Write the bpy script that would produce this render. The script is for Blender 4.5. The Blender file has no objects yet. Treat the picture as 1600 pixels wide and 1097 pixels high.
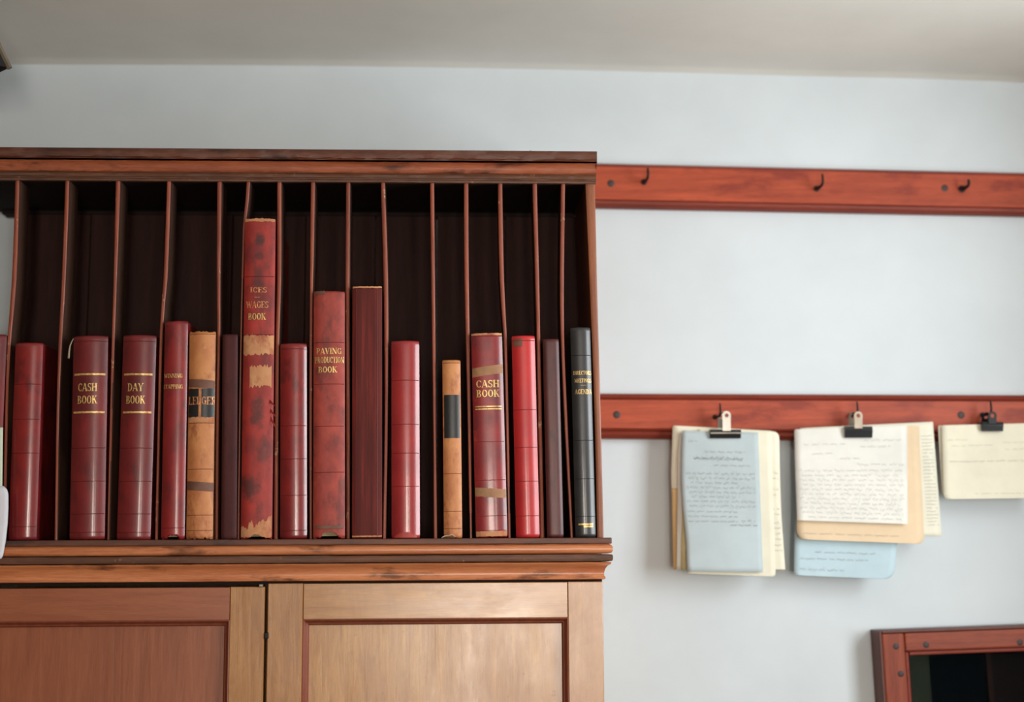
import bpy, bmesh, math, random
from mathutils import Vector, Matrix
random.seed(7)
S = bpy.context.scene
COL = S.collection
PI = math.pi

# ------------------------------------------------------------------ camera
F = 50.0 / 36.0 * 1600
CAM = Vector((0, 0, 1.55))
YAW = math.atan(100 / F); PITCH = math.atan(311.5 / F); ROLL = math.radians(0.3)
fwd = Vector((math.sin(YAW) * math.cos(PITCH), math.cos(YAW) * math.cos(PITCH), math.sin(PITCH)))
r0 = Vector((math.cos(YAW), -math.sin(YAW), 0)); u0 = r0.cross(fwd)
right = r0 * math.cos(ROLL) - u0 * math.sin(ROLL)
up = u0 * math.cos(ROLL) + r0 * math.sin(ROLL)
cd = bpy.data.cameras.new('camera'); cam = bpy.data.objects.new('camera', cd); COL.objects.link(cam)
m = Matrix((right, up, -fwd)).transposed().to_4x4(); m.translation = CAM
cam.matrix_world = m
cd.lens = 50; cd.sensor_width = 36; cd.clip_start = 0.05
cd.dof.use_dof = True; cd.dof.focus_distance = 2.2; cd.dof.aperture_fstop = 1.4
S.camera = cam

# ------------------------------------------------------------------ exposure, sky, window light
S.view_settings.view_transform = 'Standard'
S.view_settings.look = 'None'
S.view_settings.gamma = 1.0
S.view_settings.use_curve_mapping = False
S.view_settings.exposure = 0.0
W = bpy.data.worlds.new('world'); S.world = W; W.use_nodes = True
W.node_tree.nodes['Background'].inputs[0].default_value = (0.62, 0.72, 0.9, 1)
W.node_tree.nodes['Background'].inputs[1].default_value = 0.3


def area(name, loc, rot, sx, sy, power, col):
    l = bpy.data.lights.new(name, 'AREA'); l.shape = 'RECTANGLE'; l.size = sx; l.size_y = sy
    l.energy = power; l.color = col
    o = bpy.data.objects.new(name, l); COL.objects.link(o); o.location = loc; o.rotation_euler = rot
    return o


XL, XR, YF, YW = -2.6, 1.30, -2.4, 2.45          # room
WINA = (0.0, 0.42, 0.80, 1.92)                 # x0 x1 z0 z1 in the wall behind the camera
WINC = (0.74, 1.10, 0.80, 1.92)                  # a second one beside it
WINB = (0.95, 1.85, 1.30, 2.30)                  # y0 y1 z0 z1 in the right wall
area('daylight_front_window', ((WINA[0] + WINA[1]) / 2, YF - 0.14, (WINA[2] + WINA[3]) / 2), (math.radians(90), 0, 0),
     WINA[1] - WINA[0], WINA[3] - WINA[2], 68, (1.0, 0.91, 0.80))
area('daylight_front_side_window', ((WINC[0] + WINC[1]) / 2, YF - 0.14, (WINC[2] + WINC[3]) / 2), (math.radians(90), 0, 0),
     WINC[1] - WINC[0], WINC[3] - WINC[2], 28, (1.0, 0.94, 0.86))
area('daylight_right_window', (XR + 0.14, (WINB[0] + WINB[1]) / 2, (WINB[2] + WINB[3]) / 2), (math.radians(90), 0, math.radians(90)),
     WINB[1] - WINB[0], WINB[3] - WINB[2], 37, (0.93, 0.98, 1.0))


# ------------------------------------------------------------------ helpers
def lin(c):
    return tuple(((x / 255) / 12.92 if x / 255 <= 0.04045 else ((x / 255 + 0.055) / 1.055) ** 2.4) for x in c) + (1.0,)


def px(u, v, Y):
    d = right * ((u - 800) / F) + up * ((548.5 - v) / F) + fwd
    return CAM + d * ((Y - CAM.y) / d.y)


def interp(pts, t):
    if t <= pts[0][0]: return pts[0][1]
    for (a, b), (c, d) in zip(pts, pts[1:]):
        if t <= c: return b + (d - b) * (t - a) / (c - a)
    return pts[-1][1]


def spline(pts, t):
    n = len(pts)
    if t <= pts[0][0]: return pts[0][1]
    if t >= pts[-1][0]: return pts[-1][1]
    for i in range(n - 1):
        if t <= pts[i + 1][0]:
            p0, p1, p2, p3 = pts[max(i - 1, 0)], pts[i], pts[i + 1], pts[min(i + 2, n - 1)]
            h = p2[0] - p1[0]; s = (t - p1[0]) / h
            m1 = (p2[1] - p0[1]) / (p2[0] - p0[0]) * h; m2 = (p3[1] - p1[1]) / (p3[0] - p1[0]) * h
            return ((2 * s**3 - 3 * s**2 + 1) * p1[1] + (s**3 - 2 * s**2 + s) * m1 + (-2 * s**3 + 3 * s**2) * p2[1] + (s**3 - s**2) * m2)


def link(name, me, mat, parent=None):
    o = bpy.data.objects.new(name, me); COL.objects.link(o)
    for mm in (mat if isinstance(mat, (list, tuple)) else [mat]): me.materials.append(mm)
    if parent: o.parent = parent
    return o


def obj(name, bm, mat, parent=None, smooth=False, bevel=0, kind=None, recalc=True):
    if recalc: bmesh.ops.recalc_face_normals(bm, faces=bm.faces[:])
    me = bpy.data.meshes.new(name); bm.to_mesh(me); bm.free()
    if smooth:
        for p in me.polygons: p.use_smooth = True
    o = link(name, me, mat, parent)
    if bevel:
        b = o.modifiers.new('bevel', 'BEVEL'); b.width = bevel; b.segments = 2; b.limit_method = 'ANGLE'; b.angle_limit = math.radians(35)
    if kind: o['kind'] = kind
    return o


def autosmooth(o, ang=40):
    me = o.data
    for p in me.polygons: p.use_smooth = True
    me.update()
    bm = bmesh.new(); bm.from_mesh(me)
    for e in bm.edges:
        if len(e.link_faces) == 2 and e.calc_face_angle(0) > math.radians(ang): e.smooth = False
        elif len(e.link_faces) != 2: e.smooth = False
    bm.to_mesh(me); bm.free()
    return o


def thing(name, label, cat, loc=(0, 0, 0), group=None, rot=(0, 0, 0)):
    o = bpy.data.objects.new(name, None); COL.objects.link(o); o.location = loc; o.rotation_euler = rot
    o.empty_display_size = 0.05
    o['label'] = label; o['category'] = cat
    if group: o['group'] = group
    return o


def box(bm, x0, x1, y0, y1, z0, z1):
    v = [bm.verts.new(p) for p in ((x0, y0, z0), (x1, y0, z0), (x1, y1, z0), (x0, y1, z0), (x0, y0, z1), (x1, y0, z1), (x1, y1, z1), (x0, y1, z1))]
    for f in ((0, 1, 2, 3), (4, 5, 6, 7), (0, 1, 5, 4), (1, 2, 6, 5), (2, 3, 7, 6), (3, 0, 4, 7)): bm.faces.new([v[i] for i in f])
    return v


def prism(bm, pts, v0, v1, n=1, jit=0):
    """closed polygon pts (2D) lofted between functions v0(p), v1(p) -> Vector"""
    rings = []
    for k in range(n + 1):
        t = k / n
        rings.append([bm.verts.new(v0(p).lerp(v1(p), t) + (Vector((0, random.uniform(-jit, jit), random.uniform(-jit, jit))) if jit else Vector())) for p in pts])
    N = len(pts)
    for a, b in zip(rings, rings[1:]):
        for i in range(N): bm.faces.new((a[i], a[(i + 1) % N], b[(i + 1) % N], b[i]))
    bm.faces.new(rings[0]); bm.faces.new(rings[-1][::-1])


def tube(bm, pts, rad, n=8):
    rings = []
    for i, p in enumerate(pts):
        p = Vector(p); a = Vector(pts[max(i - 1, 0)]); b = Vector(pts[min(i + 1, len(pts) - 1)])
        t = (b - a).normalized(); s = t.cross(Vector((0.31, 0.2, 0.93))).normalized(); w = t.cross(s)
        r = rad[i] if isinstance(rad, (list, tuple)) else rad
        rings.append([bm.verts.new(p + (s * math.cos(2 * PI * k / n) + w * math.sin(2 * PI * k / n)) * r) for k in range(n)])
    for a, b in zip(rings, rings[1:]):
        for k in range(n): bm.faces.new((a[k], a[(k + 1) % n], b[(k + 1) % n], b[k]))
    bm.faces.new(rings[0]); bm.faces.new(rings[-1][::-1])


def disc(bm, c, r, depth, n=14):
    """plug or nail head facing -y, domed"""
    rings = []
    for rr, yy in ((r, depth), (r, 0), (r * .75, -r * .12), (r * .35, -r * .18)):
        rings.append([bm.verts.new((c[0] + rr * math.cos(2 * PI * k / n), c[1] + yy, c[2] + rr * math.sin(2 * PI * k / n))) for k in range(n)])
    for a, b in zip(rings, rings[1:]):
        for k in range(n): bm.faces.new((a[k], a[(k + 1) % n], b[(k + 1) % n], b[k]))
    bm.faces.new(rings[0]); bm.faces.new(rings[-1][::-1])


# ------------------------------------------------------------------ materials
def nodes(name, rough=0.5, spec=0.5, metal=0.0):
    mt = bpy.data.materials.new(name); mt.use_nodes = True
    nt = mt.node_tree; b = nt.nodes['Principled BSDF']
    b.inputs['Roughness'].default_value = rough; b.inputs['Specular IOR Level'].default_value = spec; b.inputs['Metallic'].default_value = metal
    return mt, nt, b


def noise(nt, scale, mp=(1, 1, 1), off=None, detail=4, rough=0.6, dist=0.0):
    tc = nt.nodes.new('ShaderNodeTexCoord'); mpn = nt.nodes.new('ShaderNodeMapping'); n = nt.nodes.new('ShaderNodeTexNoise')
    nt.links.new(tc.outputs['Object'], mpn.inputs[0]); nt.links.new(mpn.outputs[0], n.inputs['Vector'])
    mpn.inputs['Scale'].default_value = mp
    mpn.inputs['Location'].default_value = off or (random.uniform(-9, 9), random.uniform(-9, 9), random.uniform(-9, 9))
    n.inputs['Scale'].default_value = scale; n.inputs['Detail'].default_value = detail; n.inputs['Roughness'].default_value = rough; n.inputs['Distortion'].default_value = dist
    return n.outputs['Fac']


def ramp(nt, fac, stops):
    r = nt.nodes.new('ShaderNodeValToRGB'); nt.links.new(fac, r.inputs[0])
    e = r.color_ramp.elements
    e[0].position, e[0].color = stops[0]; e[1].position, e[1].color = stops[-1]
    for p, c in stops[1:-1]:
        k = e.new(p); k.color = c
    return r.outputs[0]


def mix(nt, fac, a, b, mode='MIX'):
    n = nt.nodes.new('ShaderNodeMix'); n.data_type = 'RGBA'; n.blend_type = mode
    for sock, val in ((n.inputs[0], fac), (n.inputs[6], a), (n.inputs[7], b)):
        if hasattr(val, 'links') or isinstance(val, bpy.types.NodeSocket): nt.links.new(val, sock)
        else: sock.default_value = val
    return n.outputs[2]


def bump(nt, b, fac, strength, dist=0.002):
    n = nt.nodes.new('ShaderNodeBump'); n.inputs['Strength'].default_value = strength; n.inputs['Distance'].default_value = dist
    nt.links.new(fac, n.inputs['Height']); nt.links.new(n.outputs[0], b.inputs['Normal'])


WHITE, BLACK = (1, 1, 1, 1), (0, 0, 0, 1)


def wood(name, dark, light, axis='X', rough=0.42, spec=0.5, grain=1.0, chips=None, chipc=(190, 150, 115), coat=0.0, stain=None, fleck=None):
    mt, nt, b = nodes(name, rough, spec)
    st = {'X': (1, 14, 14), 'Z': (14, 14, 1)}[axis]
    g = noise(nt, 6 * grain, st, detail=6, dist=0.6)
    fine = noise(nt, 30 * grain, tuple(x * 1.6 for x in st), detail=3)
    big = noise(nt, 3.0, (1, 1, 1), detail=3)
    c = ramp(nt, g, [(0.3, lin(dark)), (0.68, lin(light))])
    c = mix(nt, 0.35, c, ramp(nt, fine, [(0.35, lin(dark)), (0.7, lin(light))]))
    c = mix(nt, ramp(nt, big, [(0.35, (0.32,) * 3 + (1,)), (0.65, BLACK)]), c, lin(dark))
    if stain:
        sf = ramp(nt, noise(nt, 9, (1, 3, 3) if axis == 'X' else (3, 3, 1), detail=6), [(0.56, BLACK), (0.66, (.8, .8, .8, 1))])
        c = mix(nt, sf, c, lin(stain))
    if chips:
        cf = ramp(nt, noise(nt, chips, (1.2, .4, 1), detail=5, rough=.7), [(0.64, BLACK), (0.69, WHITE)])
        c = mix(nt, cf, c, lin(chipc))
    nt.links.new(c, b.inputs['Base Color'])
    if fleck:
        ff = ramp(nt, noise(nt, 55, (1, 1, 1), detail=3), [(0.69, BLACK), (0.75, (.7, .7, .7, 1))])
        c = mix(nt, ff, c, lin(fleck))
        pf = ramp(nt, noise(nt, 5, (1, 1, .6), detail=5, rough=.65, dist=1.5), [(0.46, BLACK), (0.5, (.35, .35, .35, 1)), (0.54, BLACK)])
        c = mix(nt, pf, c, lin(dark))
        nt.links.new(c, b.inputs['Base Color'])
        cr = nt.nodes.new('ShaderNodeMapRange'); nt.links.new(noise(nt, 14, (1, 1, .35) if axis == 'Z' else (.35, 1, 1), detail=6, rough=.7), cr.inputs[0])
        cr.inputs[1].default_value = .3; cr.inputs[2].default_value = .7; cr.inputs[3].default_value = .16; cr.inputs[4].default_value = .38
        nt.links.new(cr.outputs[0], b.inputs['Coat Roughness'])
    if coat:
        if not fleck: b.inputs['Coat Roughness'].default_value = 0.22
        b.inputs['Coat Weight'].default_value = coat
    bump(nt, b, g, 0.25, 0.0012)
    return mt


def leather(name, base, dark, rough=0.33, gloss=0.0, blobs=None, blobc=(60, 32, 32), scuff=None, scuffc=(60, 30, 28), streak=False, spec=0.5, mott=22, worn=None, wornc=(190, 120, 90)):
    mt, nt, b = nodes(name, rough, spec)
    st = (1, 1, .12) if streak else (1, 1, .7)
    a = noise(nt, mott, st, detail=6, rough=.65)
    c = ramp(nt, a, [(0.3, lin(dark)), (0.66, lin(base))])
    if streak:
        f = ramp(nt, noise(nt, 150, (1, 1, .04), detail=3), [(0.42, (.75, .75, .75, 1)), (0.62, BLACK)])
        c = mix(nt, f, c, lin(dark))
    if scuff:
        f = ramp(nt, noise(nt, scuff, (1, 1, .5), detail=7, rough=.7), [(0.5, BLACK), (0.63, (.85, .85, .85, 1))])
        c = mix(nt, f, c, lin(scuffc))
    if worn:
        f = ramp(nt, noise(nt, worn, (1, 1, .6), detail=7, rough=.75), [(0.62, BLACK), (0.7, (.8, .8, .8, 1))])
        c = mix(nt, f, c, lin(wornc))
    if gloss:
        b.inputs['Coat Weight'].default_value = gloss; b.inputs['Coat Roughness'].default_value = 0.13
    if blobs:
        tc = nt.nodes.new('ShaderNodeTexCoord'); sx = nt.nodes.new('ShaderNodeSeparateXYZ'); nt.links.new(tc.outputs['Object'], sx.inputs[0])
        nz_ = noise(nt, 70, detail=5, rough=.7)
        def mth(op, x, y=None):
            k = nt.nodes.new('ShaderNodeMath'); k.operation = op
            for i_, q in enumerate((x, y)):
                if q is None: continue
                if isinstance(q, (int, float)): k.inputs[i_].default_value = q
                else: nt.links.new(q, k.inputs[i_])
            return k.outputs[0]
        for bx_, bz_, rx, rz, am in blobs:
            dx = mth('DIVIDE', mth('SUBTRACT', sx.outputs[0], bx_), rx); dz = mth('DIVIDE', mth('SUBTRACT', sx.outputs[2], bz_), rz)
            d2 = mth('ADD', mth('MULTIPLY', dx, dx), mth('MULTIPLY', dz, dz))
            d2 = mth('ADD', d2, mth('MULTIPLY', mth('SUBTRACT', nz_, .5), 2.6))
            f = ramp(nt, d2, [(0.15, (am, am, am, 1)), (1.0, BLACK)])
            c = mix(nt, f, c, lin(blobc))
    nt.links.new(c, b.inputs['Base Color'])
    fine = noise(nt, 420, detail=3)
    rr = nt.nodes.new('ShaderNodeMapRange'); nt.links.new(a, rr.inputs[0])
    rr.inputs[3].default_value = rough + .1; rr.inputs[4].default_value = max(rough - .06, .12); nt.links.new(rr.outputs[0], b.inputs['Roughness'])
    bump(nt, b, fine, 0.18, 0.0006)
    return mt


def plain(name, col, rough=0.6, metal=0.0, spec=0.5, var=0.12, scale=30, bmp=0.0):
    mt, nt, b = nodes(name, rough, spec, metal)
    d = tuple(int(x * (1 - var)) for x in col); l = tuple(min(255, int(x * (1 + var * .5))) for x in col)
    n = noise(nt, scale)
    nt.links.new(ramp(nt, n, [(0.3, lin(d)), (0.7, lin(l))]), b.inputs['Base Color'])
    if bmp: bump(nt, b, n, bmp, 0.001)
    return mt


M = {}
M['wall'] = plain('cool_white_plaster', (206, 214, 218), 0.85, var=.03, scale=4, bmp=.12)
M['ceiling'] = plain('warm_white_ceiling_paint', (222, 219, 211), 0.9, var=.03, scale=4, bmp=.1)
M['room'] = plain('room_paint', (114, 100, 86), 0.9, var=.04, scale=5)
M['floor'] = wood('floor_boards', (120, 92, 66), (160, 128, 98), 'X', .6)
M['rail'] = wood('red_stained_pine', (130, 50, 31), (190, 84, 51), 'X', .5, spec=.3, stain=(124, 44, 30))
M['rail_edge'] = wood('red_stained_bead', (98, 36, 25), (144, 58, 38), 'X', .5, spec=.3)
M['dark_plug'] = plain('dark_wood_plug', (58, 42, 38), .6)
M['shelf_h'] = wood('brown_varnished_pine', (118, 59, 39), (190, 105, 67), 'X', .42, stain=(54, 28, 22), coat=.15)
M['shelf_worn'] = wood('worn_dark_top_edge', (62, 34, 26), (124, 70, 46), 'X', .5, stain=(44, 26, 22))
M['shelf_v'] = wood('brown_varnished_pine_upright', (110, 58, 36), (160, 94, 58), 'Z', .42)
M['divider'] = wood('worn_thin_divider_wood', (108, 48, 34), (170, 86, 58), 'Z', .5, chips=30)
M['divider_side'] = wood('shade_tinted_divider_face', (46, 30, 23), (84, 54, 40), 'Z', .65, spec=.3)  # side faces of the same boards, shade between dividers put into the colour
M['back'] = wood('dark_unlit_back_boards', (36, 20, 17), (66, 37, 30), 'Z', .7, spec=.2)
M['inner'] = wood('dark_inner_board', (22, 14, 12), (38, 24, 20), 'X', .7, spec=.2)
M['cornice'] = wood('golden_brown_moulding', (166, 92, 57), (220, 144, 94), 'X', .36, coat=.3, stain=(84, 44, 28))
M['cornice_worn'] = wood('worn_dark_moulding_edge', (66, 40, 28), (120, 74, 48), 'X', .55, chips=60, chipc=(150, 112, 76))
M['pine_h'] = wood('varnished_pine_rail', (146, 94, 46), (192, 138, 74), 'X', .34, coat=.7, fleck=(112, 70, 44))
M['pine_v'] = wood('varnished_pine_stile', (142, 90, 46), (190, 136, 74), 'Z', .34, coat=.7, fleck=(112, 70, 44))
M['pine_p'] = wood('varnished_pine_panel', (146, 94, 48), (194, 142, 78), 'Z', .34, coat=.7, fleck=(112, 70, 44))
M['red_h'] = wood('red_varnished_rail', (134, 74, 48), (168, 98, 66), 'X', .36, coat=.5)
M['red_p'] = wood('red_varnished_panel', (130, 72, 48), (164, 96, 64), 'Z', .36, coat=.5)
M['panel_mould'] = wood('red_brown_panel_moulding', (104, 50, 34), (142, 74, 50), 'Z', .4)
M['iron'] = plain('black_iron', (34, 32, 32), .5, .6)
M['silver'] = plain('nickel_plate', (184, 178, 168), .3, .9, var=.08)
M['oldsteel'] = plain('tarnished_steel', (150, 138, 122), .4, .8)
M['clipblack'] = plain('black_enamel', (24, 26, 28), .3)
M['gold'] = plain('gold_leaf', (232, 186, 116), .34, .35, var=.3, scale=300)
M['goldred'] = plain('rubbed_gold_leaf', (212, 140, 92), .45, .2, var=.4, scale=250)
M['pages'] = plain('aged_page_edges', (176, 152, 118), .85, scale=200)
M['tape'] = plain('brown_paper_tape', (156, 112, 76), .6, var=.12, scale=60)
M['tape_dk'] = plain('dull_brown_tape', (112, 74, 58), .6, var=.12, scale=60)
M['blacklabel'] = leather('black_label_leather', (38, 38, 38), (24, 25, 26), .35)
M['tan'] = leather('tan_calf', (206, 140, 84), (172, 100, 58), .5, scuff=46, scuffc=(150, 82, 52))
M['peeled'] = leather('peeled_tan_underlayer', (206, 152, 106), (176, 112, 74), .75, scuff=40, scuffc=(160, 84, 60))
M['line'] = plain('dark_tooling', (100, 30, 30), .45)
M['linered'] = plain('faint_red_tooling', (128, 38, 38), .45)
M['linetan'] = plain('brown_tooling', (128, 74, 46), .5)
M['lineblk'] = plain('black_tooling', (18, 18, 18), .5)
M['flake'] = leather('loose_red_flake', (176, 60, 50), (130, 40, 36), .5)
M['scrap'] = plain('off_white_scrap', (200, 186, 160), .8)
M['ink'] = plain('faded_ink', (104, 104, 104), .8)
M['inklight'] = plain('very_faded_ink', (144, 142, 138), .8)


def paper(name, col, var=.05):
    mt, nt, b = nodes(name, .85, .25)
    n = noise(nt, 14, detail=5)
    c = ramp(nt, n, [(0.3, lin(tuple(int(x * (1 - var)) for x in col))), (0.65, lin(col))])
    nt.links.new(c, b.inputs['Base Color'])
    b.inputs['Subsurface Weight'].default_value = 0.0
    bump(nt, b, noise(nt, 9, detail=2), .15, .003)
    return mt


M['p_cream'] = paper('cream_paper', (226, 221, 200))
M['p_white'] = paper('white_paper', (222, 221, 213))
M['p_blue'] = paper('pale_blue_paper', (180, 193, 196))
M['p_sky'] = paper('sky_blue_paper', (184, 206, 214))
M['p_peach'] = paper('peach_paper', (222, 198, 166))
M['p_tan'] = paper('tan_paper', (206, 172, 122))
M['p_yellow'] = paper('mottled_yellow_paper', (206, 196, 150), .16)
M['p_green'] = paper('pale_green_card', (204, 214, 192))
M['p_lined'] = paper('lined_cream_paper', (222, 218, 200))
M['p_grey'] = paper('pale_grey_paper', (214, 214, 220))

# ------------------------------------------------------------------ room
def struct(name, bm, mat, parent=None, **k):
    o = obj(name, bm, mat, parent, **k)
    if not parent: o['kind'] = 'structure'
    return o


CEIL = [(-2.4, None), (-0.75, 97), (0, 97), (400, 98.5), (800, 104), (1200, 114), (1600, 126)]
cpts = [(px(u, v, YW).x, px(u, v, YW).z) for u, v in ((0, 97), (400, 98.5), (800, 104), (1200, 114), (1600, 126))]
cpts = [(XL - .1, cpts[0][1] - .004)] + cpts + [(XR + .1, cpts[-1][1] - .03)]


def ceilz(x): return spline(cpts, x)


nx = 40
bm = bmesh.new()
rows = []
for (y, dz) in ((YF - .2, 0), (0, 0), (YW - .03, 0), (YW - .012, -.001), (YW - .004, -.004), (YW + .1, -.006)):
    rows.append([bm.verts.new((XL - .1 + (XR - XL + .2) * i / nx, y, ceilz(XL - .1 + (XR - XL + .2) * i / nx) + dz)) for i in range(nx + 1)])
rows2 = [[bm.verts.new((v.co.x, v.co.y, 2.62)) for v in r] for r in (rows[0], rows[-1])]
for a, b in zip(rows, rows[1:]):
    for i in range(nx): bm.faces.new((a[i], b[i], b[i + 1], a[i + 1]))
for i in range(nx): bm.faces.new((rows2[0][i], rows2[0][i + 1], rows2[1][i + 1], rows2[1][i]))
o = struct('ceiling', bm, M['ceiling'], recalc=False)
autosmooth(o, 60)
bm = bmesh.new(); box(bm, XL - .1, XR + .1, YW, YW + .1, 0, 2.6); struct('wall_back', bm, M['wall'])
bm = bmesh.new(); box(bm, XL - .1, XR + .1, YF - .2, YW + .1, -.1, 0); struct('floor', bm, M['floor'])
bm = bmesh.new(); box(bm, XL - .1, XL, YF - .1, YW, 0, 2.6); struct('wall_left', bm, M['room'])


def window_wall(name, a0, a1, wins, axis, w0, w1):
    bm = bmesh.new()
    def bx(b, p, q, za, zb, d0=w0, d1=w1):
        if axis == 'x': box(b, p, q, d0, d1, za, zb)
        else: box(b, d0, d1, p, q, za, zb)
    p = a0
    for wname, (h0, h1, z0, z1) in wins:
        bx(bm, p, h0, 0, 2.6); bx(bm, h0, h1, 0, z0); bx(bm, h0, h1, z1, 2.6); p = h1
        fr = bmesh.new()
        t = .03; mid = (h0 + h1) / 2; zm = (z0 + z1) / 2
        d0, d1 = (w0 + .02, w0 + .06) if axis == 'x' else (w1 - .06, w1 - .02)
        for pp, q, za, zb in ((h0, h0 + t, z0, z1), (h1 - t, h1, z0, z1), (h0 + t, h1 - t, z0, z0 + t), (h0 + t, h1 - t, z1 - t, z1), (h0 + t, h1 - t, zm - .012, zm + .012)):
            bx(fr, pp, q, za, zb, d0, d1)
        struct(wname, fr, M['room'])
    bx(bm, p, a1, 0, 2.6)
    struct(name, bm, M['room'])


window_wall('wall_front', XL - .1, XR + .1, [('window_1', WINA), ('window_2', WINC)], 'x', YF - .1, YF)
window_wall('wall_right', YF, YW, [('window_3', WINB)], 'y', XR, XR + .1)

# ------------------------------------------------------------------ cupboard (below)
YC = 2.20                                       # cupboard door face
XE = px(942.5, 960, YC).x                       # right edge of cupboard
XB = px(-116, 960, YC).x                        # left edge, outside the frame
zpx = lambda v, Y=YC, u=470: px(u, v, Y).z
PXM = YC / F / math.cos(0)                      # metres per pixel at the cupboard face, about
YBK = YW - .012
ZSH = zpx(842.5, 2.19)                          # shelf top where the books stand
Z_BT = zpx(852, 2.186)                        # underside of the thin bottom board
cup = thing('cupboard', 'tall golden pine cupboard with two panelled doors under the book pigeonholes', 'cupboard', ((XE + XB) / 2, YC, 0))
def rel(o, p): return Vector(p) - Vector(o.location)


def at(bm, o): bmesh.ops.translate(bm, verts=bm.verts[:], vec=-Vector(o.location)); return bm


ZD = zpx(914)                                   # top of doors
bm = bmesh.new(); box(bm, XB, XB + .02, YC + .022, YBK, 0, ZD); box(bm, XE - .02, XE, YC + .022, YBK, 0, ZD)
box(bm, XB + .02, XE - .02, YBK - .012, YBK, 0, ZD); box(bm, XB, XE, YC + .004, YC + .022, 0, .075); box(bm, XB + .02, XE - .02, YC + .022, YBK - .012, .06, .075)
obj('carcass', at(bm, cup), M['pine_v'], cup)
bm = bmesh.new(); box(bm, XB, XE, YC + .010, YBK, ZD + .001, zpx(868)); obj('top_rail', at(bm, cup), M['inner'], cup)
# moulded cornice with a mitred return on the right side: profile (projection, z)
def prof_z(v): return zpx(v, YC)
PROF1 = [(.0005, 908.5), (.0035, 907.5), (.0042, 904.5), (.002, 902), (.0022, 897), (.004, 891), (.0075, 886.5), (.0115, 884), (.0125, 882), (.0115, 881), (.0055, 880.6)]
PROF2 = [(.0055, 880.2), (.0135, 879.2), (.0148, 876), (.0146, 871), (.0135, 868.8), (.0065, 868.4)]
PROF3 = [(.0065, 867.6), (.0125, 866.4), (.0143, 863.8), (.0150, 860), (.0144, 856.6), (.0125, 854.2), (.0105, 853), (.0100, 852.2)]
for nm, pr, mt, lab in (('cornice_cove', PROF1, M['cornice'], None), ('cornice_fillet', PROF2, M['cornice_worn'], 'worn dark fillet'), ('cornice_torus', PROF3, M['cornice'], None)):
    bm = bmesh.new()
    pts = [(p, prof_z(v)) for p, v in pr]
    poly = [(-.006, pts[0][1])] + pts + [(-.006, pts[-1][1])]
    A, B, C = [], [], []
    nseg = 60
    rings = []
    for k in range(nseg + 1):
        t = k / nseg
        rg = []
        for i, (p, z) in enumerate(poly):
            w = 0 if i in (0, len(poly) - 1) else math.sin(k * 1.7 + i) * .00025 + random.uniform(-1, 1) * (.0006 if mt is M['cornice_worn'] else .00012)
            rg.append(bm.verts.new((XB - .012 + (XE + p - XB + .012) * t, YC - p - w, z + w * .5)))
        rings.append(rg)
    rings.append([bm.verts.new((XE + p, YBK, z)) for p, z in poly])
    N = len(poly)
    for a, b in zip(rings, rings[1:]):
        for i in range(N - 1): bm.faces.new((a[i], b[i], b[i + 1], a[i + 1]))
    o = obj(nm, at(bm, cup), mt, cup)
    autosmooth(o, 50)
    if lab: o['label'] = lab


def strip_board(bm, x0, x1, y0, y1, z0, z1): box(bm, x0, x1, y0, y1, z0, z1)


def make_door(u0, u1, us0, us1, vtop, mp, mr):
    """a panelled door; u0/u1 outer edges, us0/us1 inner panel opening edges (pixels at the top rail)"""
    x0, x1, s0, s1 = (px(u, 960, YC).x for u in (u0, u1, us0, us1))
    zt, zb = zpx(vtop), .085
    zr = zpx(968)                 # bottom of the top rail
    zl = .22                      # top of the bottom rail
    mw = .0095                    # moulding width
    bm = bmesh.new(); box(bm, s0 + .002, s1 - .002, YC + .011, YC + .018, zl, zr)
    d = obj('door', at(bm, cup), M[mp], cup)
    for a, b in ((x0, s0), (s1, x1)):
        bm = bmesh.new(); box(bm, a, b, YC, YC + .021, zb, zt); obj('stile', at(bm, cup), M['pine_v'], d, bevel=.0012)
    for a, b in ((zr, zt - .0006), (zb, zl)):
        bm = bmesh.new(); box(bm, s0 + .0006, s1 - .0006, YC + .0002, YC + .021, a, b); obj('rail', at(bm, cup), M[mr], d, bevel=.0008)
    # mouldings: ogee slope from the frame face down to the panel
    P = [(0, 0.0006), (.0012, .0004), (.003, .0022), (.0042, .0055), (.0055, .0068), (.0072, .0072), (.0085, .009), (mw, .0115), (0, .0115)]
    for side in ('t', 'b', 'l', 'r'):
        bm = bmesh.new()
        rg = []
        for end in (0, 1):
            r = []
            for p, dy in P:
                if side in 'tb':
                    x = s0 + p if end == 0 else s1 - p
                    z = zr - p if side == 't' else zl + p
                else:
                    x = s0 + p if side == 'l' else s1 - p
                    z = zl + p if end == 0 else zr - p
                r.append(bm.verts.new((x, YC + dy, z)))
            rg.append(r)
        N = len(P)
        for i in range(N): bm.faces.new((rg[0][i], rg[0][(i + 1) % N], rg[1][(i + 1) % N], rg[1][i]))
        bm.faces.new(rg[0]); bm.faces.new(rg[1][::-1])
        autosmooth(obj('panel_moulding', at(bm, cup), M['panel_mould'], d), 30)
    return d


dl = make_door(-112, 413.2, -58, 359, 916.5, 'red_p', 'red_h')
dr = make_door(418.0, 942.5, 473, 887.5, 911.5, 'pine_p', 'pine_h')
# small ironmongery in the door gap
bm = bmesh.new(); c = px(416.5, 993, YC); box(bm, c.x - .0028, c.x + .0032, c.y - .0018, c.y + .01, c.z - .0045, c.z + .0045)
o = obj('latch', at(bm, cup), M['iron'], cup, bevel=.001); o['label'] = 'small black latch stud in the gap between the doors'
bm = bmesh.new(); c = px(408, 915, YC); box(bm, c.x - .003, c.x + .003, c.y - .003, c.y + .008, c.z - .002, c.z + .0022)
o = obj('turn_button', at(bm, cup), M['oldsteel'], cup, bevel=.0008)

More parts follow.
